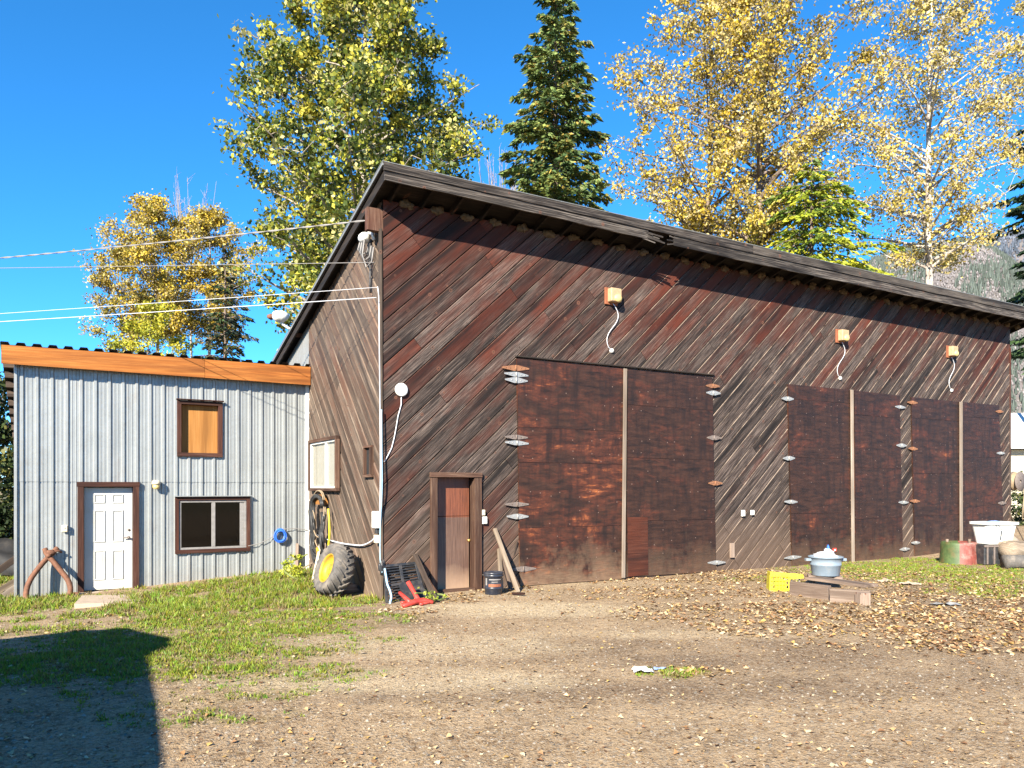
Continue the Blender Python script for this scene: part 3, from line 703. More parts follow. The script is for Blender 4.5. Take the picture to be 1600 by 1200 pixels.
leaf_door((981, 577), (1113, 590), (1119, 893), (979, 902), [.27, .575, .83], [(1114, 603, 'r'), (1115, 614, 's'), (1116, 684, 'g'), (1118, 755, 'r'), (1120, 879, 's', .33)], .26, [(982, 901), (1013, 898), (1012, 808), (981, 808)])
d = leaf_door((1231, 600), (1329, 609), (1329, 880), (1238, 885), [.29, .60, .92], [(1231, 623, 's'), (1233, 716, 's'), (1236, 784, 's'), (1239, 871, 's', .34)], .27)
batten(1331, 609, 1333, 879, .10, d)
leaf_door((1335, 610), (1406, 618), (1411, 871), (1337, 879), [.25, .55, .86], [(1407, 636, 's'), (1409, 696, 's'), (1412, 785, 's'), (1414, 858, 's')], .26)
d = leaf_door((1424, 620), (1500, 628), (1501, 862), (1430, 869), [.25, .52, .87], [(1426, 629, 'r'), (1427, 701, 'r'), (1430, 783, 'r'), (1431, 848, 's')], .26)
batten(1501.5, 628, 1502, 858, .13, d)
leaf_door((1504, 628), (1561, 633), (1569, 846), (1505, 858), [.28, .62, .9], [(1562, 643, 'r'), (1564, 708, 's'), (1566, 786, 'g')], .26)
# dark gap and header strip over the first pair
mb = MB(); a, b = onY(806, 559, YB-.05), onY(1116, 588, YB-.05); mb.bar((a.x, a.y, a.z+.03), (b.x, b.y, b.z+.03), .05, .03); mb.build('door_header', M['timber'], barn)
# entry door: deep frame, panel set back
RC = .15
fl, fr = onY(671, 800, YB).x, onY(750, 800, YB).x; ft = onY(710, 738.5, YB).z; il, ir = fl+.13, fr-.15; it = ft-.09
mb = MB(); yc = YB+.05
mb.box(((fl+il)/2, yc-.03, (ft-.09)/2-.03), (il-fl, .20, ft-.09+.04)); mb.box(((fr+ir)/2, yc-.03, (ft-.09)/2-.03), (fr-ir, .20, ft-.09+.04)); mb.box(((fl+fr)/2, yc-.034, ft-.043), (fr-fl+.02, .205, .09))
mb.build('door_frame', M['trim_brown'], barn)
mb = MB(); zc = .0
mb.box(((il+ir)/2, YB+RC+.02, 1.37/2+.02), (ir-il-.006, .04, 1.37)); mb.box(((il+ir)/2, YB+RC+.021, (1.396+it)/2), (ir-il-.006, .04, it-1.396))
ed = mb.build('entry_door', M['entry_ply'], barn)
kx = onY(735, 841, YB+RC).x-.05; mb = MB(); mb.lathe([(.0, .062), (.022, .058), (.030, .045), (.022, .03), (.012, .02), (.012, 0), (.032, 0), (.032, -.004)], (kx, YB+RC, .93), Matrix(((1, 0, 0), (0, 0, -1), (0, 1, 0))), 16); mb.build('door_knob', M['brass'], ed)
mb = MB(); mb.box(((il+ir)/2, YB-.02, .02), (ir-il, .16, .05)); mb.build('threshold', M['trim_brown'], barn)
# side-wall window
wy0, wy1, wz0, wz1 = onX(534, 720, XB).y, onX(490, 720, XB).y, 1.86, 2.99
win = MB(); x_ = XB-.065
for (ya, yb, za, zb) in ((wy0, wy1, wz1-.07, wz1), (wy0, wy1, wz0, wz0+.06), (wy0, wy0+.07, wz0+.06, wz1-.07), (wy1-.07, wy1, wz0+.06, wz1-.07)):
    win.box((x_-.02, (ya+yb)/2, (za+zb)/2), (.09, yb-ya, zb-za))
win = win.build('window', M['trim_brown'], barn)
fr_ = MB(); ym = wy0+.40*(wy1-wy0); i0, i1, j0, j1 = wy0+.07, wy1-.07, wz0+.06, wz1-.07
for (ya, yb, za, zb) in ((i0, i1, j1-.04, j1), (i0, i1, j0, j0+.04), (i0, i0+.04, j0+.04, j1-.04), (i1-.04, i1, j0+.04, j1-.04), (ym-.035, ym+.035, j0+.04, j1-.04)):
    fr_.box((x_-.005, (ya+yb)/2, (za+zb)/2), (.05, yb-ya, zb-za))
fr_.build('sash', M['white'], win)
mb = MB(); mb.box((x_+.006, (i0+i1)/2, (j0+j1)/2), (.006, i1-i0-.06, j1-j0-.06)); mb.build('pane', M['glass'], win)
mb = MB(); n = 40
pts = [(x_+.022+.003*math.sin(k*1.1)-.0015*math.cos(k*2.7), i0+.03+(i1-i0-.06)*k/n) for k in range(n+1)]
mb.add([(x, y, z) for x, y in pts for z in (j0+.03, j1-.03)], [(2*k, 2*k+1, 2*k+3, 2*k+2) for k in range(n)]); mb.build('curtain', M['curtain'], win)
# narrow slot: flat dark panel painted for the shade of the opening
sy0, sy1, sz0, sz1 = onX(586, 720, XB).y, onX(574, 720, XB).y, 2.12, 2.70
mb = MB(); mb.box((XB-.027, (sy0+sy1)/2, (sz0+sz1)/2), (.012, sy1-sy0-.1, sz1-sz0-.06)); sl = mb.build('slot_shade_panel', M['interior'], barn)
mb = MB()
for (ya, yb, za, zb) in ((sy0, sy1, sz1-.04, sz1), (sy0, sy1, sz0, sz0+.05), (sy0, sy0+.07, sz0+.05, sz1-.04), (sy1-.04, sy1, sz0+.05, sz1-.04)):
    mb.box((XB-.05, (ya+yb)/2, (za+zb)/2), (.08, yb-ya, zb-za))
mb.build('frame', M['trim_brown'], sl)
mb = MB(); mb.box((XB-.036, sy0+.13, (sz0+sz1)/2-.03), (.012, .12, sz1-sz0-.12)); mb.build('inner_board', M['redwood'], sl)

# ------------------------------------------------------------------ metal-clad lean-to
sx = lambda u, v=800: onY(u, v, YS).x
sz = lambda u, v: onY(u, v, YS).z
shed = thing('metal_shed', 'two-storey lean-to in galvanised ribbed sheet with a fresh orange fascia', 'shed', (2, 20, 0))
SX0, SX1 = sx(25.5), XB-.03; ZT = sz(250, 575)+.1; ZS = sz(250, 751)
D = dict(door=(sx(121), sx(217), -.6, sz(170, 753)), win=(sx(273), sx(390), sz(330, 863), sz(330, 776)), bw=(sx(276), sx(347), sz(310, 714), sz(310, 627)))
bx = D['door']; wn = D['win']; bw = D['bw']
def rects(z0, z1, holes):
    out = []; xs_ = sorted({SX0, SX1, *[h[0] for h in holes], *[h[1] for h in holes]})
    for a, b in zip(xs_, xs_[1:]):
        hh = sorted([h for h in holes if h[0] <= a+1e-6 and h[1] >= b-1e-6], key=lambda h: h[2]); z = z0
        for h in hh:
            if h[2] > z: out.append((a, b, z, min(h[2], z1)))
            z = max(z, h[3])
        if z < z1: out.append((a, b, z, z1))
    return out
ins = lambda h, e=.03: (h[0]+e, h[1]-e, h[2]+e, h[3]-e)
mb = MB()
for a, b, z0, z1 in rects(-.55, ZS, [ins(bx), ins(wn)]): corrug(mb, lambda x, z, h: (x, YS-h-.006, z), a, b, z0, z1, org=.02)
for a, b, z0, z1 in rects(ZS-.03, ZT, [ins(bw), (ins(bx)[0], ins(bx)[1], ZS-.05, ins(bx)[3])]): corrug(mb, lambda x, z, h: (x, YS-h-.016-.006*(ZS+.1-z)/3, z), a, b, z0, z1, org=.02)
mb.build('wall', M['galv'], shed)
mb = MB()
zback = ZT-.37*5
mb.prism([(SX0, YS+.02, -.6), (SX0, YS+5, -.6), (SX0, YS+5, zback), (SX0, YS+.02, ZT)], (.08, 0, 0)); mb.prism([(SX0+.08, YS+4.9, -.6), (SX1, YS+4.9, -.6), (SX1, YS+4.9, zback), (SX0+.08, YS+4.9, zback)], (0, .1, 0))
mb.build('side_wall', M['timber'], shed)
mb = MB()
mb.prism([(SX0+.08, YS+.02, ZT), (SX1, YS+.02, ZT), (SX1, YS+.02, bw[3]), (SX0+.08, YS+.02, bw[3])], (0, .05, 0)); mb.prism([(SX0+.08, YS+.6, -.6), (SX1, YS+.6, -.6), (SX1, YS+.6, ZT-.3), (SX0+.08, YS+.6, ZT-.3)], (0, .05, 0)); mb.build('wall_lining', M['interior'], shed)
mb = MB(); mb.bar((SX0-.01, YS-.035, -.5), (SX0-.01, YS-.035, ZT-.02), .05, .05, up=Vector((1, 0, 0))); mb.build('corner_trim', M['galv'], shed)
mb = MB(); mb.bar((SX1-.02, YS-.035, -.3), (SX1-.02, YS-.035, ZT-.02), .05, .09, up=Vector((1, 0, 0))); mb.build('corner_trim', M['white'], shed)
# roof sheet with dark ribs, sloping to the back; purlins under the left overhang
FY = YS-.22; FX0, FX1 = onY(2, 550, FY).x, XB-.04
ftop = lambda x: onY(2, 539, FY).z+(x-FX0)/(FX1-FX0)*(onY(486, 574, FY).z-onY(2, 539, FY).z)
fbot = lambda x: onY(2, 568, FY).z+(x-FX0)/(FX1-FX0)*(onY(486, 602, FY).z-onY(2, 568, FY).z)
SS = .37; YB2 = YS+5.3
mb = MB()
prof = [(0, 0), (.03, .055), (.15, .055), (.18, 0)]
corrug(mb, lambda x, z, h: (x, FY-.03 if z == 0 else YB2, (ftop(x)+.012+h) - (0 if z == 0 else SS*(YB2-FY))), FX0-.02, FX1, 0, 1, per=.262, prof=[(a*.25/.262, h) for a, h in prof])
sr = mb.build('roof', M['galv_roof'], shed)
mb = MB(); mb.prism([(FX0, FY+.04, ftop(FX0)-.01), (FX1, FY+.04, ftop(FX1)-.01), (FX1, YB2, ftop(FX1)-.01-SS*(YB2-FY)), (FX0, YB2, ftop(FX0)-.01-SS*(YB2-FY))], (0, 0, -.03)); mb.build('roof_deck', M['timber'], sr)
for k in range(13):
    y = FY+.1+k*.4; z = ftop(FX0)-.05-SS*(y-FY); mb = MB(); mb.box(((FX0+SX0)/2+.1, y+.04, z-.06), (SX0-FX0+.2, .09, .12)); mb.build('purlin', M['stick_dark'], sr)
xm = sx(317); mb = MB(); 
for a, b, yy in ((FX0, xm-.003, FY-.04), (xm+.003, FX1, FY-.036)):
    mb = MB(); rnd = random.random()
    P8 = [(a, yy, fbot(a)), (b, yy, fbot(b)), (b, yy, ftop(b)), (a, yy, ftop(a))]
    mb.prism(P8, (0, .04, 0), rnd)
    for i, v in enumerate(mb.v): mb.b[i] = (v[0], v[2]-ftop(v[0]), rnd)
    mb.build('fascia', M['new_board'], shed)
# shed door: frame, six-panel door, knob
mb = MB(); fw_ = .11; y_ = YS-.045
dt = bx[3]; db = sz(170, 922)
mb.box((bx[0]+fw_/2, y_+.03, (db+dt-.1)/2), (fw_, .16, dt-.1-db)); mb.box((bx[1]-fw_/2, y_+.03, (db+dt-.1)/2), (fw_, .16, dt-.1-db)); mb.box(((bx[0]+bx[1])/2, y_+.028, dt-.05), (bx[1]-bx[0]+.02, .165, .1))
mb.build('door_frame', M['trim_red'], shed)
x0, x1 = bx[0]+fw_+.005, bx[1]-fw_-.005; zt = dt-.105; ydr = YS+.055
mb = MB(); mb.box(((x0+x1)/2, ydr+.025, (db+zt)/2), (x1-x0, .05, zt-db-.02)); sd = mb.build('door', M['whitedoor'], shed)
W_, H_ = x1-x0, zt-db
for cx_ in (.31, .69):
    for z0, z1 in ((.10, .385), (.465, .775), (.845, .93)):
        mb = MB(); cx = x0+cx_*W_; hw = .115*W_; za, zb = db+z0*H_, db+z1*H_
        t = .022                                         # moulding ring and raised field
        for q in ((cx-hw, cx+hw, zb-t, zb), (cx-hw, cx+hw, za, za+t), (cx-hw, cx-hw+t, za+t, zb-t), (cx+hw-t, cx+hw, za+t, zb-t)):
            mb.box(((q[0]+q[1])/2, ydr-.006, (q[2]+q[3])/2), (q[1]-q[0], .022, q[3]-q[2]))
        mb.box((cx, ydr-.001, (za+zb)/2), (2*hw-.09, .008, zb-za-.09)); mb.build('door_panel', M['whitedoor'], sd)
mb = MB(); kx = x0+.92*W_; T = Matrix(((1, 0, 0), (0, 0, -1), (0, 1, 0)))
mb.lathe([(.0, .06), (.02, .056), (.026, .045), (.018, .03), (.012, .02), (.012, 0), (.03, 0)], (kx, ydr, sz(202, 840)), T, 14); mb.box((kx-.06, ydr-.05, sz(202, 840)), (.10, .015, .02)); mb.lathe([(0, .016), (.024, .014), (.026, 0)], (kx, ydr, sz(202, 828)), T, 14)
mb.build('door_handle', M['hinge_grey'], sd)
# boarded window
def ring(mb, r, y, t, dep, tb=None):
    a, b, c, d_ = r; tb = tb or t
    mb.box(((a+b)/2, y, d_-t/2), (b-a, dep, t)); mb.box(((a+b)/2, y, c+tb/2), (b-a, dep, tb)); mb.box((a+t/2, y, (c+d_+tb-t)/2), (t, dep-.004, d_-c-t-tb)); mb.box((b-t/2, y, (c+d_+tb-t)/2), (t, dep-.004, d_-c-t-tb))
mb = MB(); ring(mb, bw, YS-.0, .085, .17); bo = mb.build('boarded_window', M['trim_red'], shed)
mb = MB(); mb.box(((bw[0]+bw[1])/2, YS+.055, (bw[2]+bw[3])/2), (bw[1]-bw[0]-.17, .012, bw[3]-bw[2]-.17)); mb.build('plywood_panel', M['osb'], bo)
mb = MB(); mb.box(((bw[0]+bw[1])/2, YS-.10, bw[3]+.015), (bw[1]-bw[0]+.04, .10, .02)); mb.build('drip_cap', M['trim_red'], bo)
# sliding window
mb = MB(); ring(mb, wn, YS-.01, .075, .15); wo = mb.build('window', M['trim_red'], shed)
r2 = (wn[0]+.078, wn[1]-.078, wn[2]+.078, wn[3]-.078); mb = MB(); ring(mb, r2, YS-.03, .045, .05)
xm = sx(333); mb.box((xm, YS-.032, (r2[2]+r2[3])/2), (.075, .05, r2[3]-r2[2]-.09)); mb.box((r2[1]-.09, YS-.02, (r2[2]+r2[3])/2), (.09, .03, r2[3]-r2[2]-.09)); mb.build('frame', M['cable'], wo)
for a, b, yy in ((r2[0]+.04, xm-.03, YS-.012), (xm+.03, r2[1]-.13, YS-.020)):
    mb = MB(); mb.box(((a+b)/2, yy, (r2[2]+r2[3])/2), (b-a, .006, r2[3]-r2[2]-.08)); mb.build('pane', M['glass_shade'], wo)
mb = MB(); mb.box(((wn[0]+wn[1])/2, YS-.10, wn[3]+.012), (wn[1]-wn[0]+.05, .10, .02)); mb.build('drip_cap', M['galv'], wo)
mb = MB(); mb.prism([(wn[0]-.3, YS+.45, wn[2]-.3), (wn[1]+.3, YS+.45, wn[2]-.3), (wn[1]+.3, YS+.45, wn[3]+.3), (wn[0]-.3, YS+.45, wn[3]+.3)], (0, .02, 0)); mb.build('room_shade_sheet', M['interior'], wo)  # near-black sheet standing in for the shade of the room
# things on the sill inside
mb = MB(); zb_ = wn[2]+.09
mb.box(((wn[0]+wn[1])/2, YS+.2, zb_-.03), (wn[1]-wn[0]-.1, .36, .03)); mb.build('sill', M['trim_brown'], wo)
def junk(name, lab, x, w_, h_, mat, kind='box', rot=0):
    mb = MB()
    if kind == 'box': mb.box((x, YS+.12, zb_-.01+h_/2), (w_, .12, h_), Matrix.Rotation(rot, 3, 'Y'))
    elif kind == 'lump': mb.lump((x, YS+.12, zb_+h_*.35), (w_, .08, h_), 4, 8, .3)
    else: mb.lathe([(0, 0), (w_, 0), (w_, h_*.6), (w_*.45, h_*.75), (w_*.45, h_), (0, h_)], (x, YS+.12, zb_-.01), None, 12)
    o = mb.build(name, mat, loc=(x, YS+.12, zb_-.01)); tag(o, lab, name.replace('_', ' '))
junk('jar', 'small jar on the sill inside the right pane of the shed window', sx(360), .035, .14, M['greytub'], 'jar')
junk('blue_bundle', 'blue cloth bundle on the sill inside the left shed window pane', sx(314), .09, .12, M['blue'], 'lump')
junk('pale_rag', 'crumpled pale rag in the lower left corner of the shed window', sx(298), .13, .07, M['cable'], 'lump')
# ------------------------------------------------------------------ fittings on the walls
def barn_lamp(u0, u1, v0, v1, hub, lab, seed):
    r = random.Random(seed); c0 = onY((u0+u1)/2, (v0+v1)/2, YB-.12); wd, ht = .27, .30
    t = thing('wall_lamp', lab, 'wall lamp', (c0.x, YB-.03, c0.z-.16), 'lamps over the barn doors')
    x, z = c0.x, c0.z
    mb = MB(); mb.box((x-.03, YB-.045, z), (wd+.06, .03, ht+.05)); mb.build('back_board', M['redwood'], t)
    mb = MB(); mb.box((x, YB-.13, z+.01), (wd, .14, ht-.02), bev=.012); mb.build('housing', M['housing'], t)
    mb = MB(); mb.lump((x+.035, YB-.20, z-.06), (.10, .05, .085), 2, 10, .03); mb.build('lens', M['lens'], t)
    h = onY(hub[0], hub[1], YB-.04); mb = MB(); p0 = Vector((x+.02, YB-.08, z-.15)); pts = []
    for k in range(15):
        f = k/14; q = p0.lerp(h, f); q.x += .16*math.sin(f*6.0)*(1-f*.3)-.02; q.y = YB-.08+.04*f; pts.append(q)
    pts[-1] = h; mb.tube(pts, .009, 7); mb.build('cord', M['white_cable'], t)
    mb = MB(); mb.lathe([(0, .05), (.035, .045), (.05, .02), (.05, 0)], (h.x, YB-.025, h.z), Matrix(((1, 0, 0), (0, 0, -1), (0, 1, 0))), 14); mb.build('cord_hub', M['white'], t)
barn_lamp(949, 971, 450, 475, (956, 548), 'boxy wall lamp with white cord above the largest double doors', 1)
barn_lamp(1309, 1326, 516, 534, (1313, 591), 'boxy wall lamp with white cord above the middle double doors', 2)
barn_lamp(1481, 1497, 541, 558, (1487, 610), 'boxy wall lamp with white cord above the farthest double doors', 3)
TY = Matrix(((1, 0, 0), (0, 0, -1), (0, 1, 0)))
c = onY(627.5, 609, YB-.06); t = thing('round_dish', 'flat round white disc on the barn front near the corner', 'disc', (c.x, YB-.03, c.z))
mb = MB(); mb.lathe([(0, .05), (.10, .048), (.118, .04), (.122, .02), (.118, .0), (0, 0)], (c.x, YB-.03, c.z), TY, 32); mb.build('disc', M['white'], t)
mb = MB(); pts = [onY(u, v, YB-.04) for u, v in ((627, 618), (627, 632), (622, 650), (619, 668), (616, 684), (612, 700), (606, 712), (600.5, 722))]; mb.tube(pts, .010, 6); mb.build('cord', M['white_cable'], t)
def smallbox(name, lab, cat, u, v, wd, ht, mat, Y=YB, dep=.05, group=None, lid=True):
    c = onY(u, v, Y-.03-dep/2); t = thing(name, lab, cat, (c.x, Y-.03, c.z-ht/2), group)
    mb = MB(); mb.box(c, (wd, dep, ht), bev=.008); mb.build('box', mat, t)
    if lid: mb = MB(); mb.box((c.x, c.y-dep/2-.005, c.z), (wd*.8, .012, ht*.85), bev=.004); mb.box((c.x, c.y-dep/2-.014, c.z+ht*.1), (wd*.3, .012, ht*.2), bev=.003); mb.build('cover', mat, t)
    return t
smallbox('outlet_box', 'white outlet box beside the right jamb of the entry door', 'outlet', 757, 813, .10, .14, M['white'])
smallbox('switch_box', 'small cream switch box just above the white outlet by the entry door', 'switch', 755, 801, .065, .11, M['cream'])
smallbox('outlet_box', 'white outlet box between the double doors, the left one of two', 'outlet', 1161, 802, .09, .15, M['white'], group='outlet pair between the doors')
smallbox('outlet_box', 'white outlet box between the double doors, the right one of two', 'outlet', 1175.5, 801, .09, .12, M['white'], group='outlet pair between the doors')
c = onY(1144, 860, YB-.05); mb = MB(); mb.box(c, (.12, .05, .34)); tag(mb.build('wood_block', M['pallet'], loc=c), 'short grey wooden block nailed upright low on the barn front', 'block')
c = onY(1304, 859, YB-.08); mb = MB(); mb.box(c, (.13, .03, .09)); o = mb.build('reflector', M['red'], loc=c); tag(o, 'small red and white tag low on the middle double doors', 'tag'); mb = MB(); mb.box((c.x-.005, c.y-.018, c.z-.005), (.06, .008, .045)); mb.build('white_patch', M['white'], o)
smallbox('switch_box', 'small grey switch box on the ribbed metal wall left of the white door', 'switch', 101, 826, .11, .14, M['cream'], YS-.02)
c = onY(244, 757, YS-.12); t = thing('wall_lamp', 'small cream jar lamp on the metal wall right of the white door', 'wall lamp', (c.x, YS-.04, c.z-.1))
mb = MB(); mb.lathe([(0, .08), (.075, .075), (.085, .03), (.085, 0), (0, 0)], (c.x, c.y, c.z), None, 18); mb.box((c.x, YS-.06, c.z+.04), (.1, .09, .10)); mb.build('base', M['cream'], t)
mb = MB(); mb.lathe([(0, -.10), (.05, -.095), (.068, -.06), (.068, 0), (0, 0)], (c.x, c.y, c.z), None, 18); mb.build('shade', M['lens'], t)

# meter box, conduit and cables on the barn corner
XC = XB-.09
c = onX(588.5, 812, XC); t = thing('meter_box', 'white electrical box on the barn side wall by the corner', 'electrical box', (XB-.03, c.y, c.z-.16))
mb = MB(); mb.box((XB-.09, c.y, c.z), (.12, .20, .30), bev=.012); mb.build('case', M['white'], t)
mb = MB(); mb.box((XB-.075, c.y, c.z-.20), (.07, .1, .09)); mb.build('gland', M['dark_cable'], t)
mb = MB(); mb.box((XB-.09, c.y-.02, c.z-.34), (.08, .13, .14)); mb.build('junction_cover', M['cream'], t)
def cable(name, lab, cat, pts, r, mat, n=7, parent=None, smooth=True):
    P = [Vector(p) for p in pts]
    if smooth and len(P) > 2:                            # Catmull-Rom
        Q = []
        for i in range(len(P)-1):
            p0, p1, p2, p3 = P[max(i-1, 0)], P[i], P[i+1], P[min(i+2, len(P)-1)]
            for k in range(6):
                t_ = k/6; Q.append(.5*((2*p1)+(p2-p0)*t_+(2*p0-5*p1+4*p2-p3)*t_**2+(3*p1-p0-3*p2+p3)*t_**3))
        P = Q+[P[-1]]
    mb = MB(); mb.tube(P, r, n); o = mb.build(name, mat, parent, loc=P[0])
    return o if parent else tag(o, lab, cat)
cable('conduit_cable', 'white cable running down the corner of the barn', 'cable', [onX(u, v, XB-.07) for u, v in ((590, 448), (592, 470), (593, 560), (594, 660), (594.5, 740), (593.5, 800))], .010, M['white_cable'])
cable('conduit_cable', 'blue and grey cable hugging the barn corner beside the white cable', 'cable', [onX(u, v, XB-.06) for u, v in ((596, 640), (596.5, 700), (597, 760), (595, 805), (594, 835), (594, 870), (597, 895))], .012, M['skyblue'])
cable('swag_cable', 'grey cable slung along the barn side wall behind the tyre', 'cable', [onX(u, v, XB-.08) for u, v in ((484, 829), (496, 836), (512, 843), (530, 848), (548, 851), (566, 852), (580, 846), (587, 838))], .016, M['white_cable'])
cable('sagging_cord', 'thin dark cord sagging across the metal wall below the blue coil', 'cord', [onY(u, v, YS-.08) for u, v in ((388, 853), (405, 849), (420, 842), (430, 836), (445, 827), (462, 826), (480, 828))], .008, M['cable'])
# blue coil
c = onY(437.5, 836, YS-.08); mb = MB()
for k in range(9):
    r0 = random.uniform(.10, .155); cx, cz = c.x+random.uniform(-.02, .02), c.z+random.uniform(-.03, .01)
    mb.tube([(cx+r0*math.cos(a)*.85, c.y-.008*k, cz+r0*math.sin(a)) for a in [i*2*math.pi/22 for i in range(23)]], .011, 6, False)
tag(mb.build('cord_coil', M['blue'], loc=c), 'coil of bright blue cord hung on the metal wall', 'cord')
# service mast bits under the beam end
c = onX(571, 372, XB-.14); t = thing('service_head', 'white weatherhead with looping black wires under the barn gable', 'weatherhead', (XB-.03, c.y, c.z-.1))
mb = MB(); mb.lump((XB-.16, c.y, c.z), (.11, .13, .10), 6, 10, .12); mb.tube([(XB-.14, c.y-.02, c.z+.02), (XB-.12, c.y-.12, c.z+.06), (XB-.1, c.y-.26, c.z+.02), (XB-.08, c.y-.27, c.z-.1)], .03, 8); mb.build('hood', M['white'], t)
for k in range(5):
    mb = MB(); y0 = c.y+.12-.06*k; d = .28+.07*k
    mb.tube([(XB-.2, y0, c.z-.05), (XB-.22, y0+.06, c.z-d*.6), (XB-.16, y0+.02, c.z-d), (XB-.10, y0-.1, c.z-d*.85), (XB-.08, y0-.14, c.z-d*.4)], .013, 6); mb.build('wire', M['dark_cable' if k % 2 else 'cable'], t)
mb = MB(); mb.tube([(XB-.07, c.y-.05, c.z-.1), (XB-.07, c.y-.06, c.z-.8), (XB-.07, c.y-.06, c.z-1.0)], .018, 8); mb.build('mast', M['dark_cable'], t)

# overhead lines from a pole outside the frame
def line(lab, a, v_left, r, mat, twist=False, sag=.12, zfar=22):
    u_, v_ = a; A = onX(u_, v_, XB-.15); vf = v_+(v_left-v_)/u_*(u_+900); B = atz(-900, vf, zfar); n = 60; mb = MB()
    pts = [A.lerp(B, k/n)-Vector((0, 0, sag*4*(k/n)*(1-k/n))) for k in range(n+1)]
    mb.tube(pts, r, 6)
    if twist:
        m_ = n*8
        for ph in (0, 3.14):
            q = []
            for k in range(m_+1):
                f = k/m_; p = A.lerp(B, f)-Vector((0, 0, sag*4*f*(1-f))); q.append(p+Vector((0, math.cos(k*.55+ph), math.sin(k*.55+ph)))*r*1.1)
            mb.tube(q, r*.7, 5)
    return tag(mb.build('overhead_wire', mat, loc=A), lab, 'wire', 'overhead lines to the barn corner')
line('thick twisted grey service cable, topmost line reaching the barn', (576, 344), 388, .010, M['cable'], True, .25)
line('thin dark wire second from the top, below the twisted cable', (585, 410), 417, .006, M['cable'], False, .03)
line('thin white wire third from the top, just above the lowest wire', (589, 449), 487, .005, M['white_cable'], False, .05)
line('lowest white wire, passing just above the flood lamp', (588, 465), 499, .007, M['white_cable'], False, .06)
# flood lamp on an arm
Y_ = 18.4; f_ = lambda u, v: onX(u, v, XB-.25); b0 = onX(466, 519, XB-.05); b1 = onX(452, 512, XB-.2); b2 = onX(432, 500, XB-.62)
t = thing('flood_lamp', 'white flood lamp on a bent arm from the barn gable above the metal roof', 'flood lamp', b0)
mb = MB(); mb.box(b0, (.14, .2, .22)); mb.lump(b0+Vector((-.1, .08, .05)), (.07, .1, .09), 3, 6, .3); mb.build('bracket', M['rust'], t)
mb = MB(); hd = atz(433, 499, b0.dot(FW)-.25); mid = b0.lerp(hd, .5)+Vector((0, 0, -.05)); mb.tube([b0, b0.lerp(hd, .25)+Vector((0, 0, -.02)), mid, hd], .035, 8); mb.build('arm', M['white'], t)
mb = MB(); q = atz(438, 494, b0.dot(FW)-.25); mb.lump(q, (.19, .16, .14), 8, 8, .18); mb.build('head', M['white'], t)
mb = MB(); q = atz(423, 495, b0.dot(FW)-.25); mb.lump(q, (.09, .08, .07), 9, 6, .3); mb.build('sensor', M['rust'], t)

# hoses hanging on the side wall
c = onX(502, 781, XB-.1); t = thing('hose_hanger', 'wooden half-round hose hanger under the side window', 'hanger', (XB-.03, c.y, c.z))
mb = MB(); n = 12; mb.prism([(XB-.03, c.y+.26*math.cos(math.pi*k/n), c.z+.22*math.sin(math.pi*k/n)-.1) for k in range(n+1)], (-.12, 0, 0)); mb.build('hook_board', M['osb'], t)
def hoses(name, lab, cat, n, y0, y1, ztop, zlo, r, mat, x0, seed):
    rr = random.Random(seed); mb = MB()
    for k in range(n):
        ya, yb = y0+rr.uniform(-.06, .06), y1+rr.uniform(-.06, .06); zl = zlo+rr.uniform(-.1, .2); x = XB-x0-rr.uniform(0, .07); ym = (ya+yb)/2; hw = (yb-ya)/2; pts = []
        for i in range(9): a = math.pi*i/8; pts.append((x, ym-hw*math.cos(a), ztop+hw*.55*math.sin(a)))
        for i in range(1, 6): pts.append((x-.02*math.sin(i), yb+(.05*math.sin(i*1.3+k)), ztop+(zl-ztop)*i/6))
        for i in range(7): a = math.pi*i/6; pts.append((x, ym+hw*math.cos(a), zl-hw*.6*math.sin(a)))
        for i in range(5, 0, -1): pts.append((x+.02*math.sin(i), ya+(.05*math.sin(i*1.7+k)), ztop+(zl-ztop)*i/6))
        mb.tube(pts, r, 7)
    o = mb.build(name, mat, loc=(XB, (y0+y1)/2, zlo)); return tag(o, lab, cat)
hy0, hy1 = c.y-.40, c.y+.36
hoses('hose', 'bundle of black hose loops hanging under the barn side window', 'hose', 10, hy0, hy1, c.z-.12, .60, .027, M['hose'], .15, 3)
hoses('hose', 'tan hose looped over the front of the black hose bundle', 'hose', 2, hy0-.05, hy1-.1, c.z-.0, .95, .014, M['tan_hose'], .12, 5)
cable('rope', 'yellow rope hanging beside the black hoses above the tyre', 'rope', [onX(u, v, XB-.14) for u, v in ((513, 795), (514.5, 815), (515, 835), (513.5, 852), (514.5, 866))], .022, M['yellow_bright'])
p0, p1 = gp(489, 908), onX(503, 838, XB-.14); mb = MB(); mb.bar(p0+Vector((0, 0, .02)), p1, .07, .05, up=Vector((1, 0, 0))); tag(mb.build('leaning_post', M['cream'], loc=p0), 'cream painted post leaning under the side window behind the tyre', 'post')
p0 = gp(499, 898); p1 = onX(496, 858, XB-.3); mb = MB(); mb.bar(p0, p1, .10, .05, up=Vector((1, 0, 0))); tag(mb.build('yellow_plank', M['yellow'], loc=p0), 'short yellow plank standing just behind the tyre', 'plank')
p0, p1 = onY(473, 888, YS-.2), onY(498, 874, YS-.4); mb = MB(); mb.bar(p0, p1, .05, .03); tag(mb.build('stick', M['stick'], loc=p0), 'short pale stick jutting from the wall corner behind the tyre', 'stick')
p0 = gp(466, 893); p0.y = YS-.1; mb = MB(); mb.bar(p0, p0+Vector((.02, .02, .62)), .20, .03, up=Vector((1, 0, 0))); tag(mb.build('board', M['pallet'], loc=p0), 'short tan board standing against the foot of the metal wall', 'board')

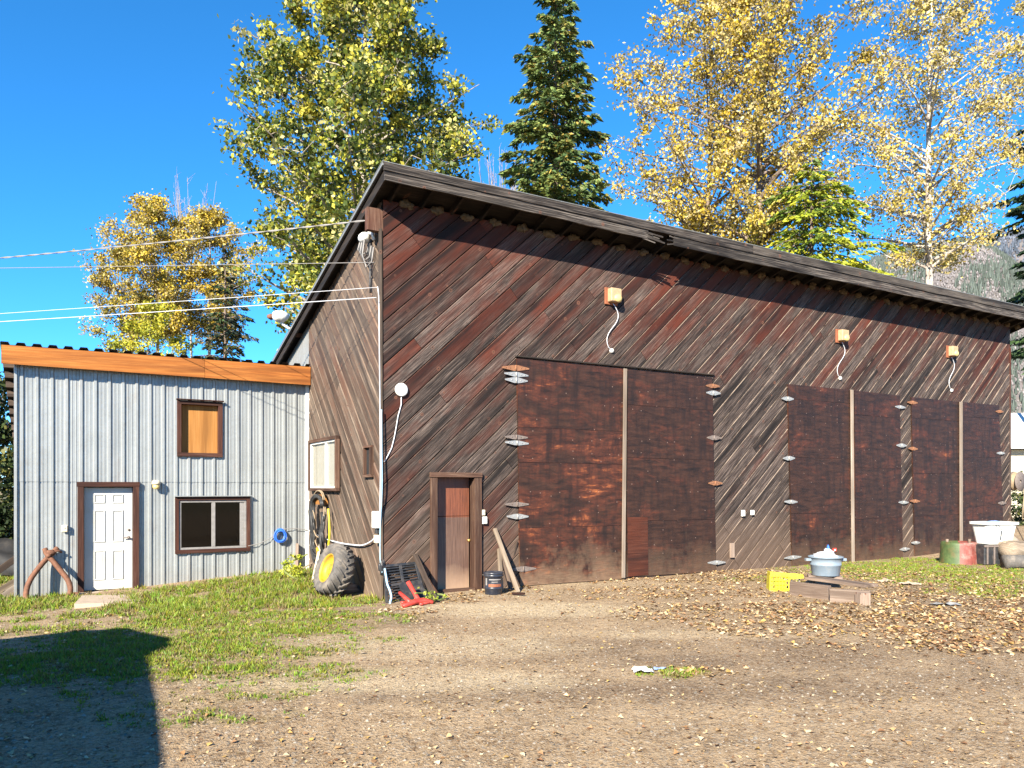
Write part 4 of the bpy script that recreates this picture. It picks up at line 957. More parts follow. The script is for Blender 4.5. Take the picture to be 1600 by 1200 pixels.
# tractor tyre leaning on the side wall
g0 = gp(503, 934); tc = Vector((XB-.55, 13.95, .455)); ax = Vector((-1, -.12, .36)).normalized(); zz = (Vector((0, 0, 1))-ax*ax.z).normalized(); yy = zz.cross(ax)
TM = Matrix((yy, zz, ax)).transposed(); Ro = .485; Wd = .21
tc.z = ground(tc.x, tc.y)+Ro*zz.z+.02
t = thing('tractor_tyre', 'worn lugged tractor tyre with yellow rim leaning on the barn side', 'tyre', (tc.x, tc.y, 0))
mb = MB(); prof = [(.27, .15), (.30, .185), (.36, .195), (.42, .185), (.452, .15), (.462, .07), (.465, 0), (.462, -.07), (.452, -.15), (.42, -.185), (.36, -.195), (.30, -.185), (.27, -.15)]
mb.lathe(prof[::-1], tc, TM, 48); mb.lathe([(.27, -.15), (.26, -.1), (.26, .1), (.27, .15)][::-1], tc, TM, 48)
for k in range(20):
    for sd in (-1, 1):
        a = 2*math.pi*(k+(.5 if sd > 0 else 0))/20; pl = []
        for s_ in range(4):
            f = s_/3; aa = a+f*.30; zc = sd*(.01+f*.175); rr = .464-.05*f*f*f; pl.append((aa, zc, rr))
        for (a0, z0, r0), (a1, z1, r1) in zip(pl, pl[1:]):
            vs = []
            for (aa, zc, rr) in ((a0, z0, r0), (a1, z1, r1)):
                for da, dr in ((-.045, -.01), (-.035, .036), (.035, .036), (.045, -.01)):
                    p = Vector(((rr+dr)*math.cos(aa+da), (rr+dr)*math.sin(aa+da), zc)); vs.append(tc+TM @ p)
            fs = [(0, 1, 5, 4), (1, 2, 6, 5), (2, 3, 7, 6), (0, 3, 2, 1), (4, 5, 6, 7)]
            mb.add(vs, fs if sd < 0 else [f[::-1] for f in fs])
mb.build('tread', M['rubber'], t)
mb = MB(); mb.lathe([(.275, .155), (.262, .162), (.25, .12), (.24, .05), (.15, .035), (.12, .05), (.07, .055), (0, .055)][::-1], tc, TM, 40); mb.lathe([(.27, -.15), (.25, -.1), (.24, .03), (0, .03)], tc, TM, 40)
for k in range(6):
    a = k*math.pi/3; mb.tube([tc+TM @ Vector((.10*math.cos(a), .10*math.sin(a), .04)), tc+TM @ Vector((.10*math.cos(a), .10*math.sin(a), .075))], .013, 6)
mb.build('rim', M['yellow'], t)
c = gp(545, 928); mb = MB(); mb.lump(c+Vector((.05, .1, .06)), (.26, .12, .10), 31, 9, .5, -.08); tag(mb.build('log_chunk', M['pallet'], loc=c), 'short rotten log chunk wedged behind the leaning tyre', 'log')

# log tongs leaning on the metal wall
def tongs():
    y0 = YS-.12; P = lambda u, v, yy=None: onY(u, v, (YS-.10-(v-857)/85*.42) if yy is None else yy)
    t = thing('log_tongs', 'rusty iron log tongs leaning on the metal wall left of the door', 'tongs', (P(78, 940).x, YS-.5, ground(P(78, 940).x, YS-.5)))
    L = [P(*q) for q in ((90, 856), (80, 866), (73, 873), (60, 888), (48, 905), (42, 920), (41, 934), (46, 943), (56, 946))]; Rr = [P(*q) for q in ((70, 857), (75, 868), (84, 878), (97, 894), (107, 908), (110, 922), (106, 934), (97, 943), (88, 946))]
    def sm(P_):
        Q = []
        for i in range(len(P_)-1):
            p0, p1, p2, p3 = P_[max(i-1, 0)], P_[i], P_[i+1], P_[min(i+2, len(P_)-1)]
            for k in range(5): s_ = k/5; Q.append(.5*((2*p1)+(p2-p0)*s_+(2*p0-5*p1+4*p2-p3)*s_**2+(3*p1-p0-3*p2+p3)*s_**3))
        return Q+[P_[-1]]
    for pl, dy in ((L, 0), (Rr, -.035)):
        q = [p+Vector((0, dy, 0)) for p in sm(pl)]; n = len(q); mb = MB(); mb.tube(q, [.050-.004*abs(i/n-.4)-(.024*max(0, i/n-.82)/.18) for i in range(n)], 8); mb.build('jaw', M['rust'], t)
    c = P(76, 868); mb = MB(); mb.tube([c+Vector((0, -.10, 0)), c+Vector((0, .07, 0))], .045, 10); mb.tube([c+Vector((.0, -.06, .0)), c+Vector((.06, -.03, .06)), c+Vector((.16, 0, .09)), c+Vector((.22, .02, .05))], .022, 7); mb.lump(c+Vector((.02, -.02, .05)), (.10, .05, .06), 4, 6, .4); mb.build('pivot', M['rust'], t)
    mb = MB(); b = P(108, 928, YS-.3); mb.box(b+Vector((.1, .08, -.02)), (.16, .08, .07)); mb.build('foot_spike', M['rust'], t)
tongs()
# concrete step
mb = MB(); a = onY(170, 928, YS-.1); g_ = ground(a.x, YS-.5)
mb.box((a.x, YS-.14, db-.075), (bx[1]-bx[0]-.02, .30, .14), bev=.012); mb.build('doorsill', M['concrete'], shed)
c = gp(168, 940); mb = MB(); zt_ = max(ground(c.x, c.y)+.05, db-.16); mb.prism([(p.x, p.y, zt_) for p in (gp(116, 951), gp(218, 943), gp(222, 930), gp(128, 937))], (0, 0, -.16)); tag(mb.build('concrete_slab', M['concrete'], loc=c), 'thin tan concrete slab laid as a step before the white door', 'step')

# black grille, flat panel, rope, sticks and red tool at the barn corner
lean = lambda u, v, off, vg=942, vt=880: onY(u, v, YB-.05-off*max(0, (v-vt)/(vg-vt)))
def quadbar(mb, a, b, wd, th, nrm=Vector((0, -1, .3)).normalized()): mb.bar(a, b, wd, th, up=nrm)
c = gp(630, 943); t = thing('vehicle_grille', 'black slotted plastic grille leaning on the barn corner', 'grille', c)
TL, TR, BR, BL = lean(600, 885, .45), lean(649, 880, .45), lean(664, 936, .45), lean(605, 948, .45)
q = lambda s, t_: (TL*(1-s)+TR*s)*(1-t_)+(BL*(1-s)+BR*s)*t_
mb = MB()
for s_, wd in ((.0, .045), (.5, .05), (1.0, .05)): quadbar(mb, q(s_, 0), q(s_, 1), wd, .045)
for t_ in (0, .5, 1): quadbar(mb, q(-.02, t_), q(1.02, t_), .05, .05)
mb.build('frame', M['black'], t)
for k in range(1, 14):
    if k == 7: continue
    mb = MB(); quadbar(mb, q(.02, k/14), q(.98, k/14), .022, .035); mb.build('slat', M['black'], t)
mb = MB(); n_ = (TR-TL).cross(BL-TL).normalized()
mb.prism([q(.36, .53)-n_*.03, q(.97, .50)-n_*.03, q(1.10, .97)-n_*.03, q(.45, 1.0)-n_*.03], n_*.02); mb.build('solid_panel', M['black'], t)
mb = MB(); mb.lump(q(.0, .0)+Vector((-.05, -.03, -.02)), (.06, .03, .10), 5, 8, .9); mb.build('broken_mount', M['black'], t)
cable('rope', 'pale blue rope draped down the front of the black grille', 'rope', [lean(u, v, .5)+Vector((0, -.10, 0)) for u, v in ((598, 888), (600, 900), (602, 912), (606, 922), (608, 932), (606, 942), (606, 947))], .020, M['skyblue'])
def stick(lab, a, b, wd, th, mat, name='stick', group=None):
    mb = MB(); mb.bar(a, b, wd, th, up=Vector((0, -1, 0))); return tag(mb.build(name, M[mat], loc=a), lab, name.replace('_', ' '), group)
stick('dark thin board leaning on the barn beside the black grille', gp(684, 942)+Vector((0, .05, 0)), onY(648, 866, YB-.05), .10, .03, 'stick_dark', 'board')
stick('narrow dark lath leaning right of the dark board by the grille', gp(668, 936)+Vector((0, .15, 0)), onY(655, 876, YB-.05), .07, .03, 'timber', 'lath')
c = gp(652, 945); t = thing('red_tool', 'red tool with two raised prongs lying in leaves by the grille', 'tool', c)
mb = MB(); mb.tube([gp(655, 945)+Vector((0, 0, .05)), gp(648, 940)+Vector((0, .0, .14)), gp(640, 940)+Vector((-.02, .03, .34))], [.045, .04, .04], 8); mb.build('prong', M['red'], t)
mb = MB(); mb.tube([gp(642, 946)+Vector((0, 0, .04)), gp(634, 944)+Vector((0, .0, .10)), gp(628, 942)+Vector((-.03, .02, .17))], [.04, .036, .034], 8); mb.build('prong', M['red'], t)
mb = MB(); mb.tube([gp(630, 950)+Vector((0, 0, .03)), gp(648, 946)+Vector((0, 0, .06)), gp(662, 944)+Vector((0, 0, .06)), gp(677, 944)+Vector((0, 0, .03))], [.03, .05, .05, .03], 8); mb.build('body', M['red'], t)
for k in range(5):
    mb = MB(); p = gp(random.uniform(628, 678), random.uniform(942, 950)); mb.lump(p+Vector((0, 0, .03)), (random.uniform(.03, .09), .03, .025), k, 5, .5); mb.build('broken_piece', M['red'], t)
# dark pail and sticks right of the entry door
c = gp(771, 928); t = thing('pail', 'dark plastic pail with a worn paper label beside the entry door', 'pail', c)
k_ = .165
mb = MB(); mb.lathe([(0, 0), (.150, 0), (.155, .01), (.160, .10), (.168, .105), (.168, .125), (.161, .13), (.166, .32), (.178, .325), (.178, .35), (.168, .36), (.182, .37), (.182, .40), (.15, .405), (.145, .39), (0, .388)], c, None, 32); mb.build('body', M['navy'], t)
mb = MB(); wv = Vector((-.35, -.94, 0)); 
def lab_patch(mb, a0, a1, z0, z1, r=.1665):
    vs = [c+Vector((r*math.cos(a), r*math.sin(a), z)) for a in np.linspace(a0, a1, 8) for z in (z0, z1)]; mb.add(vs, [(2*k, 2*k+2, 2*k+3, 2*k+1) for k in range(7)])
aim = math.atan2(-c.y, -c.x)
lab_patch(mb, aim-1.0, aim-.75, .17, .30); lab_patch(mb, aim-.5, aim+.9, .265, .285, .168); lab_patch(mb, aim-.2, aim+.5, .225, .238, .168); mb.build('label', M['cable'], t)
mb = MB(); lab_patch(mb, aim-.55, aim+.95, .145, .195, .168); mb.build('label', M['redwood'], t)
mb = MB(); mb.tube([c+Vector((.19*math.cos(aim+1.57+math.pi*k/12), .19*math.sin(aim+1.57+math.pi*k/12), .35-.08*math.sin(math.pi*k/12))) for k in range(13)], .006, 5); mb.build('bail', M['cable'], t)
G = 'sticks leaning right of the pail'
stick('longest pale stick leaning on the barn right of the pail', gp(812, 926)+Vector((0, .05, 0)), onY(773, 826, YB-.05), .075, .045, 'stick', group=G)
stick('upright pale stick nearest the pail', gp(787, 926)+Vector((0, .08, 0)), onY(780, 858, YB-.05), .07, .05, 'stick', group=G)
stick('grey pole leaning between the longest and the upright stick', gp(804, 924)+Vector((0, .12, 0)), onY(782, 855, YB-.05), .06, .04, 'pallet', group=G)
stick('thin dark stick leaning behind the pale sticks', gp(797, 918)+Vector((0, .15, 0)), onY(808, 846, YB-.05), .035, .03, 'stick_dark', group=G)
stick('short red-tipped stick lying at the foot of the leaning sticks', gp(800, 930)+Vector((0, 0, .03)), gp(820, 932)+Vector((0, 0, .05)), .04, .03, 'trim_red', group=G)
stick('short thin stick lying behind the pail against the frame', gp(752, 908)+Vector((0, .1, .12)), onY(760, 899, YB-.2), .03, .03, 'stick', group=G)

# yellow crate side, tub on planks
c = gp(1228, 924); t = thing('yellow_crate', 'torn bright yellow plastic crate lying at the left end of the planks', 'crate', c)
x2 = RT*1.0; up = Vector((0, 0, 1)); bk = Vector((FW.x, FW.y, 0))
mb = MB(); w_ = .55; h_ = .33
def rel(a, b, z): return c+RT*a+bk*b+up*z
mb.prism([rel(-.27, .05, .30), rel(.10, .05, .22), rel(.36, .06, .24), rel(.34, .06, .31), rel(-.27, .06, .36)], bk*.02); mb.prism([rel(-.30, 0, -.01), rel(-.26, 0, -.01), rel(-.24, .05, .30), rel(-.28, .05, .30)], bk*.02); mb.prism([rel(-.26, 0, -.01), rel(.10, .02, -.01), rel(.10, .03, .04), rel(-.26, .01, .05)], bk*.02); mb.prism([rel(-.2, .02, .06), rel(.02, .03, .06), rel(.02, .04, .2), rel(-.2, .04, .26)], bk*.015)
mb.prism([rel(-.30, 0, -.01), rel(-.27, .06, .35), rel(-.20, .45, .34), rel(-.22, .45, -.01)], RT*.02)
for k in range(6): a = -.25+.06*k; mb.bar(rel(a, -.012, .03), rel(a+.015, .035, .31), .014, .016, up=bk)
for k in range(4): z = .05+.075*k; mb.bar(rel(-.28, -.01, z), rel(.09, .03, z-.01), .014, .016, up=up)
mb.build('side', M['yellow_bright'], t)
mb = MB(); mb.bar(rel(.15, .12, .10), rel(.3, .14, .12), .02, .02); mb.bar(rel(.15, .12, .0), rel(.15, .12, .25), .02, .02, up=bk); mb.bar(rel(.3, .14, 0), rel(.3, .14, .22), .02, .02, up=bk); mb.build('wire_rack', M['cable'], t)
G = 'rough planks under the grey tub'
def plank(lab, a, b, wd, th, zc, mat='pallet', tilt=0):
    A, B = gp(*a), gp(*b); A.z += zc; B.z += zc+tilt; mb = MB(); mb.bar(A, B, wd, th); return tag(mb.build('plank', M[mat], loc=A), lab, 'plank', G)
plank('thick plank on edge at the left, in front of the tub', (1236, 929), (1296, 937), .10, .26, .11)
plank('thick plank on edge at the right, holding the board ends', (1297, 940), (1360, 944), .10, .24, .10)
plank('wide flat board on top, running right from under the tub', (1268, 922), (1362, 936), .34, .05, .23)
plank('short block end under the right end of the boards', (1340, 945), (1356, 945), .16, .22, .09)
plank('flat board directly under the grey tub', (1262, 918), (1315, 920), .42, .05, .225)
c = gp(1290, 920); c.z += .26; t = thing('grey_tub', 'round grey tub with rope handles standing on the planks', 'tub', c)
mb = MB(); S_ = 1.12; mb.lathe([(r*S_, z*S_) for r, z in [(0, 0), (.215, 0), (.222, .01), (.245, .17), (.252, .175), (.254, .20), (.249, .205), (.262, .30), (.285, .305), (.285, .325), (.268, .33), (.255, .30), (.22, .03), (0, .03)]], c, None, 36)
for sd in (-1, 1): mb.box(c+RT*sd*.30*S_+up*.27*S_, (.10, .10, .05), Matrix.Rotation(-yaw, 3, 'Z'))
mb.build('body', M['greytub'], t)
c2 = c+up*.36; mb = MB(); mb.lump(c2, (.22, .20, .09), 12, 14, .35); mb.lump(c2+RT*.05+up*.06, (.10, .09, .09), 15, 10, .6); o = mb.build('plastic_bag', M['bag'], loc=c2); tag(o, 'white plastic bag bulging out of the grey tub', 'bag')
mb = MB(); mb.lump(c2+RT*.05+up*.15, (.025, .025, .07), 3, 7, .3); tag(mb.build('blue_bottle_cap', M['blue'], loc=c2), 'small blue stopper poking from the white bag in the tub', 'stopper')
# far right group
c = gp(1498, 880); t = thing('drum_half', 'sawn-off steel drum, half green and half red, before the farthest doors', 'drum', c)
mb = MB(); rr = .44
def drum_half(a0, a1):
    mb = MB(); n = 18; vs = []; fs = []
    pr = [(rr*1.03, 0), (rr*1.0, .05), (rr*.97, .25), (rr*.95, .29), (rr*.945, .48), (rr*.90, .55), (rr*.86, .555), (rr*.82, .53), (0, .53)]
    for i in range(n+1):
        a = a0+(a1-a0)*i/n
        for r, z in pr: vs.append(c+Vector((r*math.cos(a), r*math.sin(a), z)))
    m_ = len(pr)
    for i in range(n):
        for k in range(m_-1): fs.append((i*m_+k, (i+1)*m_+k, (i+1)*m_+k+1, i*m_+k+1))
    mb.add(vs, fs, None, True); return mb
aim = math.atan2(-c.y, -c.x)
drum_half(aim+.05-math.pi, aim+.05).build('green_side', M['green'], t); drum_half(aim+.05, aim+.05+math.pi).build('red_side', plain('faded_red', (.17, .045, .035), .55, 0, .4, 6, (.26, .2, .17), .8), t)
mb = MB()
for sd in (-.75, .7): p = c+RT*sd*rr*.9; mb.tube([p+up*.5, p+up*.62], .035, 7)
mb.build('stud', M['pallet'], t)
c = gp(1546, 881); t = thing('black_crate', 'black plastic crate carrying the white bin at the barn end', 'crate', c)
mb = MB(); Mz = Matrix.Rotation(-yaw*.6, 3, 'Z'); mb.box(c+up*.25, (.82, .55, .50), Mz, bev=.02)
mb.build('body', M['black'], t); mb = MB()
for k in range(4): mb.box(c+Mz @ Vector((-.33+.2*k, -.285, .25)), (.035, .03, .46), Mz)
mb.box(c+Mz @ Vector((0, -.285, .47)), (.84, .04, .05), Mz); mb.build('rib', M['hinge_grey'], t)
c3 = gp(1553, 881)+up*.515; t = thing('white_bin', 'white plastic bin with flared rim on the black crate', 'bin', c3)
def bin_():
    mb = MB(); pts = []
    lv = [(.36, .24, 0), (.45, .31, .48), (.50, .35, .49), (.50, .35, .55), (.47, .32, .55), (.44, .30, .46), (.35, .23, .03)]
    for w0, d0, z in lv:
        for i in range(24):
            a = 2*math.pi*i/24; ca, sa = math.cos(a), math.sin(a); e = .35; pts.append(c3+Mz @ Vector((w0*math.copysign(abs(ca)**e, ca), d0*math.copysign(abs(sa)**e, sa), z)))
    fs = [(i*24+k, i*24+(k+1) % 24, (i+1)*24+(k+1) % 24, (i+1)*24+k) for i in range(len(lv)-1) for k in range(24)]
    fs += [tuple(range(24))[::-1], tuple(6*24+k for k in range(24))]
    mb.add(pts, fs); return mb
bin_().build('body', M['white'], t)
mb = MB(); mb.tube([c3+Mz @ Vector((-.28, -.34, .50)), c3+Mz @ Vector((-.20, -.37, .45)), c3+Mz @ Vector((-.1, -.35, .36)), c3+Mz @ Vector((-.11, -.31, .1))], .010, 6); mb.build('cord', M['dark_cable'], t)
mb = MB(); mb.lump(c3+up*.52, (.28, .18, .05), 9, 8, .5); tag(mb.build('blue_cloth', M['bluepaper'], loc=c3), 'blue and white cloth lying in the white bin', 'cloth')
c = gp(1592, 884); t = thing('log_round', 'sawn log lying beside the black crate at the barn end', 'log', c)
mb = MB(); a, b = c+RT*-.30+up*.36+bk*.1, c+RT*.75+up*.34+bk*.5; mb.tube([a.lerp(b, k/6)+Vector((0, 0, .02*math.sin(k))) for k in range(7)], [.24+.015*math.sin(k*2) for k in range(7)], 18); mb.build('log', M['stick'], t)
c = gp(1585, 888); mb = MB(); mb.tube([c+RT*-.25+up*.16, c+RT*.45+up*.16], .17, 12); tag(mb.build('tyre_piece', M['rubber'], loc=c), 'dark rubber piece lying under the sawn log', 'rubber piece')
c = gp(1578, 868); mb = MB(); mb.lump(c+up*.35+bk*.3, (.45, .3, .28), 7, 9, .4); tag(mb.build('rock', M['concrete'], loc=c), 'pale boulder at the barn end behind the white bin', 'rock')
# hose reel at the barn end
c = onY(1588, 752, YB+.0); c = Vector((XE+.33, YB-.05, c.z)); t = thing('hose_reel', 'hose reel with coiled pale hose fixed at the far barn corner', 'hose reel', c)
MX = Matrix(((1, 0, 0), (0, 0, -1), (0, 1, 0))); mb = MB()
mb.lathe([(.05, -.12), (.30, -.12), (.31, -.10), (.07, -.09), (.07, .09), (.31, .10), (.30, .12), (.05, .12)], c, MX, 28); mb.box(c+Vector((-.2, .05, 0)), (.42, .06, .08)); mb.build('spool', M['hinge_grey'], t)
mb = MB()
for k in range(7): mb.tube([c+Vector(((.20+.012*k)*math.cos(a), -.07+.02*k, (.20+.012*k)*math.sin(a))) for a in [i*2*math.pi/24 for i in range(25)]], .020, 6, False)
mb.tube([c+Vector((.27, -.05, 0)), c+Vector((.30, -.08, -.4)), c+Vector((.22, -.08, -.85)), c+Vector((.2, -.08, -1.15))], .02, 6); mb.build('hose', M['tan_hose'], t)
p0, p1 = onY(1577, 800, YB-.04), gp(1602, 850); stick('thin pale stake leaning on the far end of the barn', p1, p0, .03, .03, 'stick', 'stake')
# bits of paper on the ground
def scrap(name, lab, cat, u, v, s, mat, seed):
    c = gp(u, v); mb = MB(); n = 6; vs = []; rr = random.Random(seed)
    for i in range(n+1):
        for k in range(n+1):
            a, b = (i/n-.5)*2*s[0], (k/n-.5)*2*s[1]; p = c+RT*a*rr.uniform(.9, 1.05)+bk*b*rr.uniform(.85, 1.1)
            p.z = ground(p.x, p.y)+.012+s[2]*abs(mnoise.noise(Vector((a*9, b*9, seed)))) ; vs.append(p)
    fs = [(i*(n+1)+k, (i+1)*(n+1)+k, (i+1)*(n+1)+k+1, i*(n+1)+k+1) for i in range(n) for k in range(n)]
    mb.add(vs, fs); return tag(mb.build(name, M[mat], loc=c), lab, cat)
scrap('paper_scrap', 'crumpled white paper scrap lying alone in the foreground dirt', 'paper', 1005, 1051, (.11, .09, .09), 'paper', 3)
scrap('paper_scrap', 'bluish-white wrapper scrap lying just right of the crumpled paper', 'paper', 1031, 1047, (.07, .05, .07), 'bluepaper', 5)
scrap('flat_stone', 'flat pale grey stone lying in the leaves right of the planks', 'stone', 1480, 946, (.24, .10, .10), 'hinge', 8)
scrap('flat_stone', 'small pale stone on the grass behind the planks', 'stone', 1382, 910, (.13, .10, .12), 'concrete', 9)
scrap('flat_stone', 'mottled grey stone on the damp dirt right of the tub', 'stone', 1422, 914, (.20, .12, .12), 'concrete', 10)
scrap('wood_chip', 'pale wood chip at the edge of the dark shadow on the grass', 'chip', 568, 0+1022, (.03, .02, .02), 'stick', 11)
# scrap heap at the far left
G = 'scrap beside the metal shed'
for i, (a, b, lab, m_) in enumerate([((-8, 932), (18, 905), 'pale board propped in the scrap heap at the shed corner', 'stick'), ((6, 936), (23, 915), 'short white board leaning at the foot of the shed corner', 'batten'), ((-30, 915), (20, 893), 'dark plank lying across the top of the scrap heap', 'stick_dark')]):
    A, B = gp(*a)+up*.05, gp(*a)+RT*(.3+.1*i)+bk*.5+up*(.35+.12*i); stick(lab, A, B, .14, .04, m_, 'scrap_board', G)
c = gp(-25, 905); mb = MB(); mb.lump(c+up*.2+bk*1.2, (1.3, 1.0, .6), 22, 16, .5); tag(mb.build('tarp_heap', M['tarp'], loc=c), 'black tarp heap behind the left corner of the shed', 'heap')
# woodpile behind the shed
c = atz(-20, 850, 23); c.z = ground(c.x, c.y); t = thing('woodpile', 'stack of dark sawn boards beyond the left corner of the shed', 'woodpile', c)
for i in range(7):
    mb = MB()
    for k in range(5): mb.box(c+Vector((-.6+.3*k+random.uniform(-.03, .03), random.uniform(-.1, .1), .08+.16*i)), (.27, 3.0, .11))
    mb.build('layer', M['timber' if i % 2 else 'stick_dark'], t)

# neighbour's building, seen past the barn end
c = atz(1640, 850, 44); c.z = ground(c.x, c.y); t = thing('neighbour_house', 'low cream house with a white roof past the barn end', 'house', c)
hz = lambda v, z: EYE+(HOR-v)/FPX*z
zr0, zr1 = hz(697, 44), hz(650, 49)
L0, L1 = -3.6, 9
P = lambda a, b, z: Vector((c.x, c.y, 0))+RT*a+bk*b+up*z
mb = MB(); mb.prism([P(L0, 0, -.5), P(L1, 0, -.5), P(L1, 8, -.5), P(L0, 8, -.5)], up*(zr0+.3)); mb.build('wall', M['stucco'], t)
mb = MB(); mb.prism([P(L0-.5, -.6, zr0-.05), P(L1+.5, -.6, zr0-.05), P(L1+.5, 4.3, zr1), P(L0-.5, 4.3, zr1)], up*.12); mb.prism([P(L0-.5, 4.3, zr1), P(L1+.5, 4.3, zr1), P(L1+.5, 9, zr0-.2), P(L0-.5, 9, zr0-.2)], up*.12); mb.build('roof', M['snowroof'], t)
mb = MB(); mb.bar(P(L0-.5, -.63, zr0-.06), P(L1+.5, -.63, zr0-.06), .06, .22, up=up); mb.build('gutter', M['white'], t)
mb = MB(); mb.prism([P(1.2, -.04, .9), P(2.8, -.04, .9), P(2.8, -.04, 2.1), P(1.2, -.04, 2.1)], bk*.06); mb.build('window', M['glass_dark'], t)

# unseen building added at left, roof outline shaped to cast the grass shadow
HG = 2.75
def unshadow(u, v, H=HG):
    p = gp(u, v); return Vector((p.x, p.y, 0)) - SUN*((H-p.z)/-SUN.z) + Vector((0, 0, 0))
S6 = [unshadow(*q) for q in ((-420, 1012), (0, 1000), (120, 987), (190, 984), (262, 1001), (262, 1014), (224, 1030), (230, 1090), (240, 1250), (-420, 1250))]
S6 = [Vector((p.x, p.y, HG)) for p in S6]
cc = sum(S6, Vector())/len(S6); t = thing('shadow_building', 'unseen flat-roofed building, its outline shaped to cast the shadow on the grass', 'shadow_building', (cc.x, cc.y, 0))
mb = MB(); mb.prism(S6, (0, 0, .06)); mb.build('roof', M['galv_roof'], t)
mb = MB(); q = [cc+(p-cc)*.9 for p in (S6[0], S6[3], S6[6], S6[8], S6[9])]; mb.prism([(p.x, p.y, -.2) for p in q], (0, 0, HG+.19)); mb.build('wall', M['galv_old'], t)

# ------------------------------------------------------------------ trees
def leaves_mesh(name, pos, size, col, mat, parent, asp=.72, droop=.0, dirs=None):
    n = len(pos); a = rvec(n) if dirs is None else dirs
    a[:, 2] -= droop; a /= np.linalg.norm(a, axis=1, keepdims=True)
    b = np.cross(a, rvec(n)); b /= np.linalg.norm(b, axis=1, keepdims=True)+1e-9
    s = size[:, None]; V = np.empty((n, 4, 3)); V[:, 0] = pos-a*s*.5; V[:, 2] = pos+a*s*.5; V[:, 1] = pos+b*s*asp*.5-a*s*.08; V[:, 3] = pos-b*s*asp*.5-a*s*.08
    return np_mesh(name, V.reshape(-1, 3), np.arange(4*n).reshape(-1, 4), mat, parent, col=np.repeat(col, 4, 0))
def crown_r(s, kind):
    if kind == 'egg': return max(.05, math.sin(math.pi*min(1, max(0, s*.86+.12)))**.75)
    if kind == 'tall': return max(.06, (min(1, s/.25+.35))*(1-s)**.55)
    return max(.05, math.sin(math.pi*min(1, max(0, s*.8+.18)))**.6)
def broadleaf(name, lab, cat, u, z, vtop, vbase, rad, nl, pal, lsize, trunk_r, barkm, group=None, kind='egg', tw=9, lean_=0, clump=.42, lim=30, tws=1.0, x_off=0, first=None, ext=1.0, low=0.0, trunkpts=None, up_=.55, squash=1.0):
    b = atz(u, HOR, z); b = Vector((b.x, b.y, ground(b.x, b.y))); H = hz(vtop, z)-b.z; hb = hz(vbase, z)-b.z
    t = thing(name, lab, cat, b, group); rr = random.Random(int(u*7+z))
    def tp(h): f = h/H; return b+RT*(lean_*f+.25*math.sin(f*5+u))+bk*(.3*math.sin(f*4+2*u))+up*h
    mb = MB(); n = 14; mb.tube([tp(H*.97*k/n) for k in range(n+1)], [trunk_r*(1-.93*k/n)+.015 for k in range(n+1)], 9); tr = mb.build('trunk', M[barkm], t)
    cl = []; lm = MB()
    for i in range(lim):
        s = (i+rr.random()*.8)/lim; h = hb+(H-hb)*s; L = rad*crown_r(s, kind)*rr.uniform(.72, 1.12); a = i*2.4+rr.uniform(-.5, .5)
        h0 = max(hb*.55, h-L*up_*rr.uniform(.7, 1.2)); d = Vector((math.cos(a), math.sin(a)*squash, 0)); p0 = tp(h0); p3 = Vector((b.x, b.y, 0))+d*L+up*(b.z+h)+RT*(lean_*h/H)
        p1 = p0.lerp(p3, .35)+up*L*.02; p2 = p0.lerp(p3, .7)+up*L*.06*rr.uniform(-1, 1)
        pts = [p0, p1, p2, p3]; r0 = max(.018*tws, trunk_r*.42*(1-s*.8)*min(1, L/rad+.2)); lm.tube(pts, [r0, r0*.7, r0*.42, .012*tws], 6, False)
        for k in range(tw):
            f = rr.uniform(.3, 1.05); q = p0.lerp(p1, f*3) if f < .33 else (p1.lerp(p2, f*3-1) if f < .67 else p2.lerp(p3, f*3-2))
            e = Vector((rr.gauss(0, 1), rr.gauss(0, 1), rr.gauss(.15, .7))).normalized()*rr.uniform(.25, .85)*(.4+.22*L)*ext*tws**.5
            lm.tube([q, q+e*.5+up*.04, q+e], [.016*tws, .011*tws, .006*tws], 4, False); cl.append((q+e*.35, q+e))
    lb = lm.build('limbs', M[barkm], t)
    # leaves strung on the twigs in loose clumps; each clump has its own shade of colour
    pal = np.array(pal); nc = len(cl); wts = rng.gamma(1.3, 1, nc)+.25; wts /= wts.sum(); idx = rng.choice(nc, nl, p=wts)
    A = np.array([c[0] for c in cl]); Bq = np.array([c[1] for c in cl]); f = rng.random((nl, 1))**.7
    pos = A[idx]*(1-f)+Bq[idx]*f + rng.normal(size=(nl, 3))*clump*np.array((.62, .62, .5))*(.35+rng.random((nl, 1))*.65)
    ch = rng.integers(0, len(pal), nc); pick = np.where(rng.random(nl) < .55, ch[idx], rng.integers(0, len(pal), nl)); br = rng.uniform(.75, 1.25, nc)[idx]
    col = pal[pick]*(br*rng.uniform(.8, 1.2, nl))[:, None]
    leaves_mesh('crown', pos, lsize*rng.uniform(.65, 1.25, nl), col, M['leaf'], t, droop=.25)
    return t
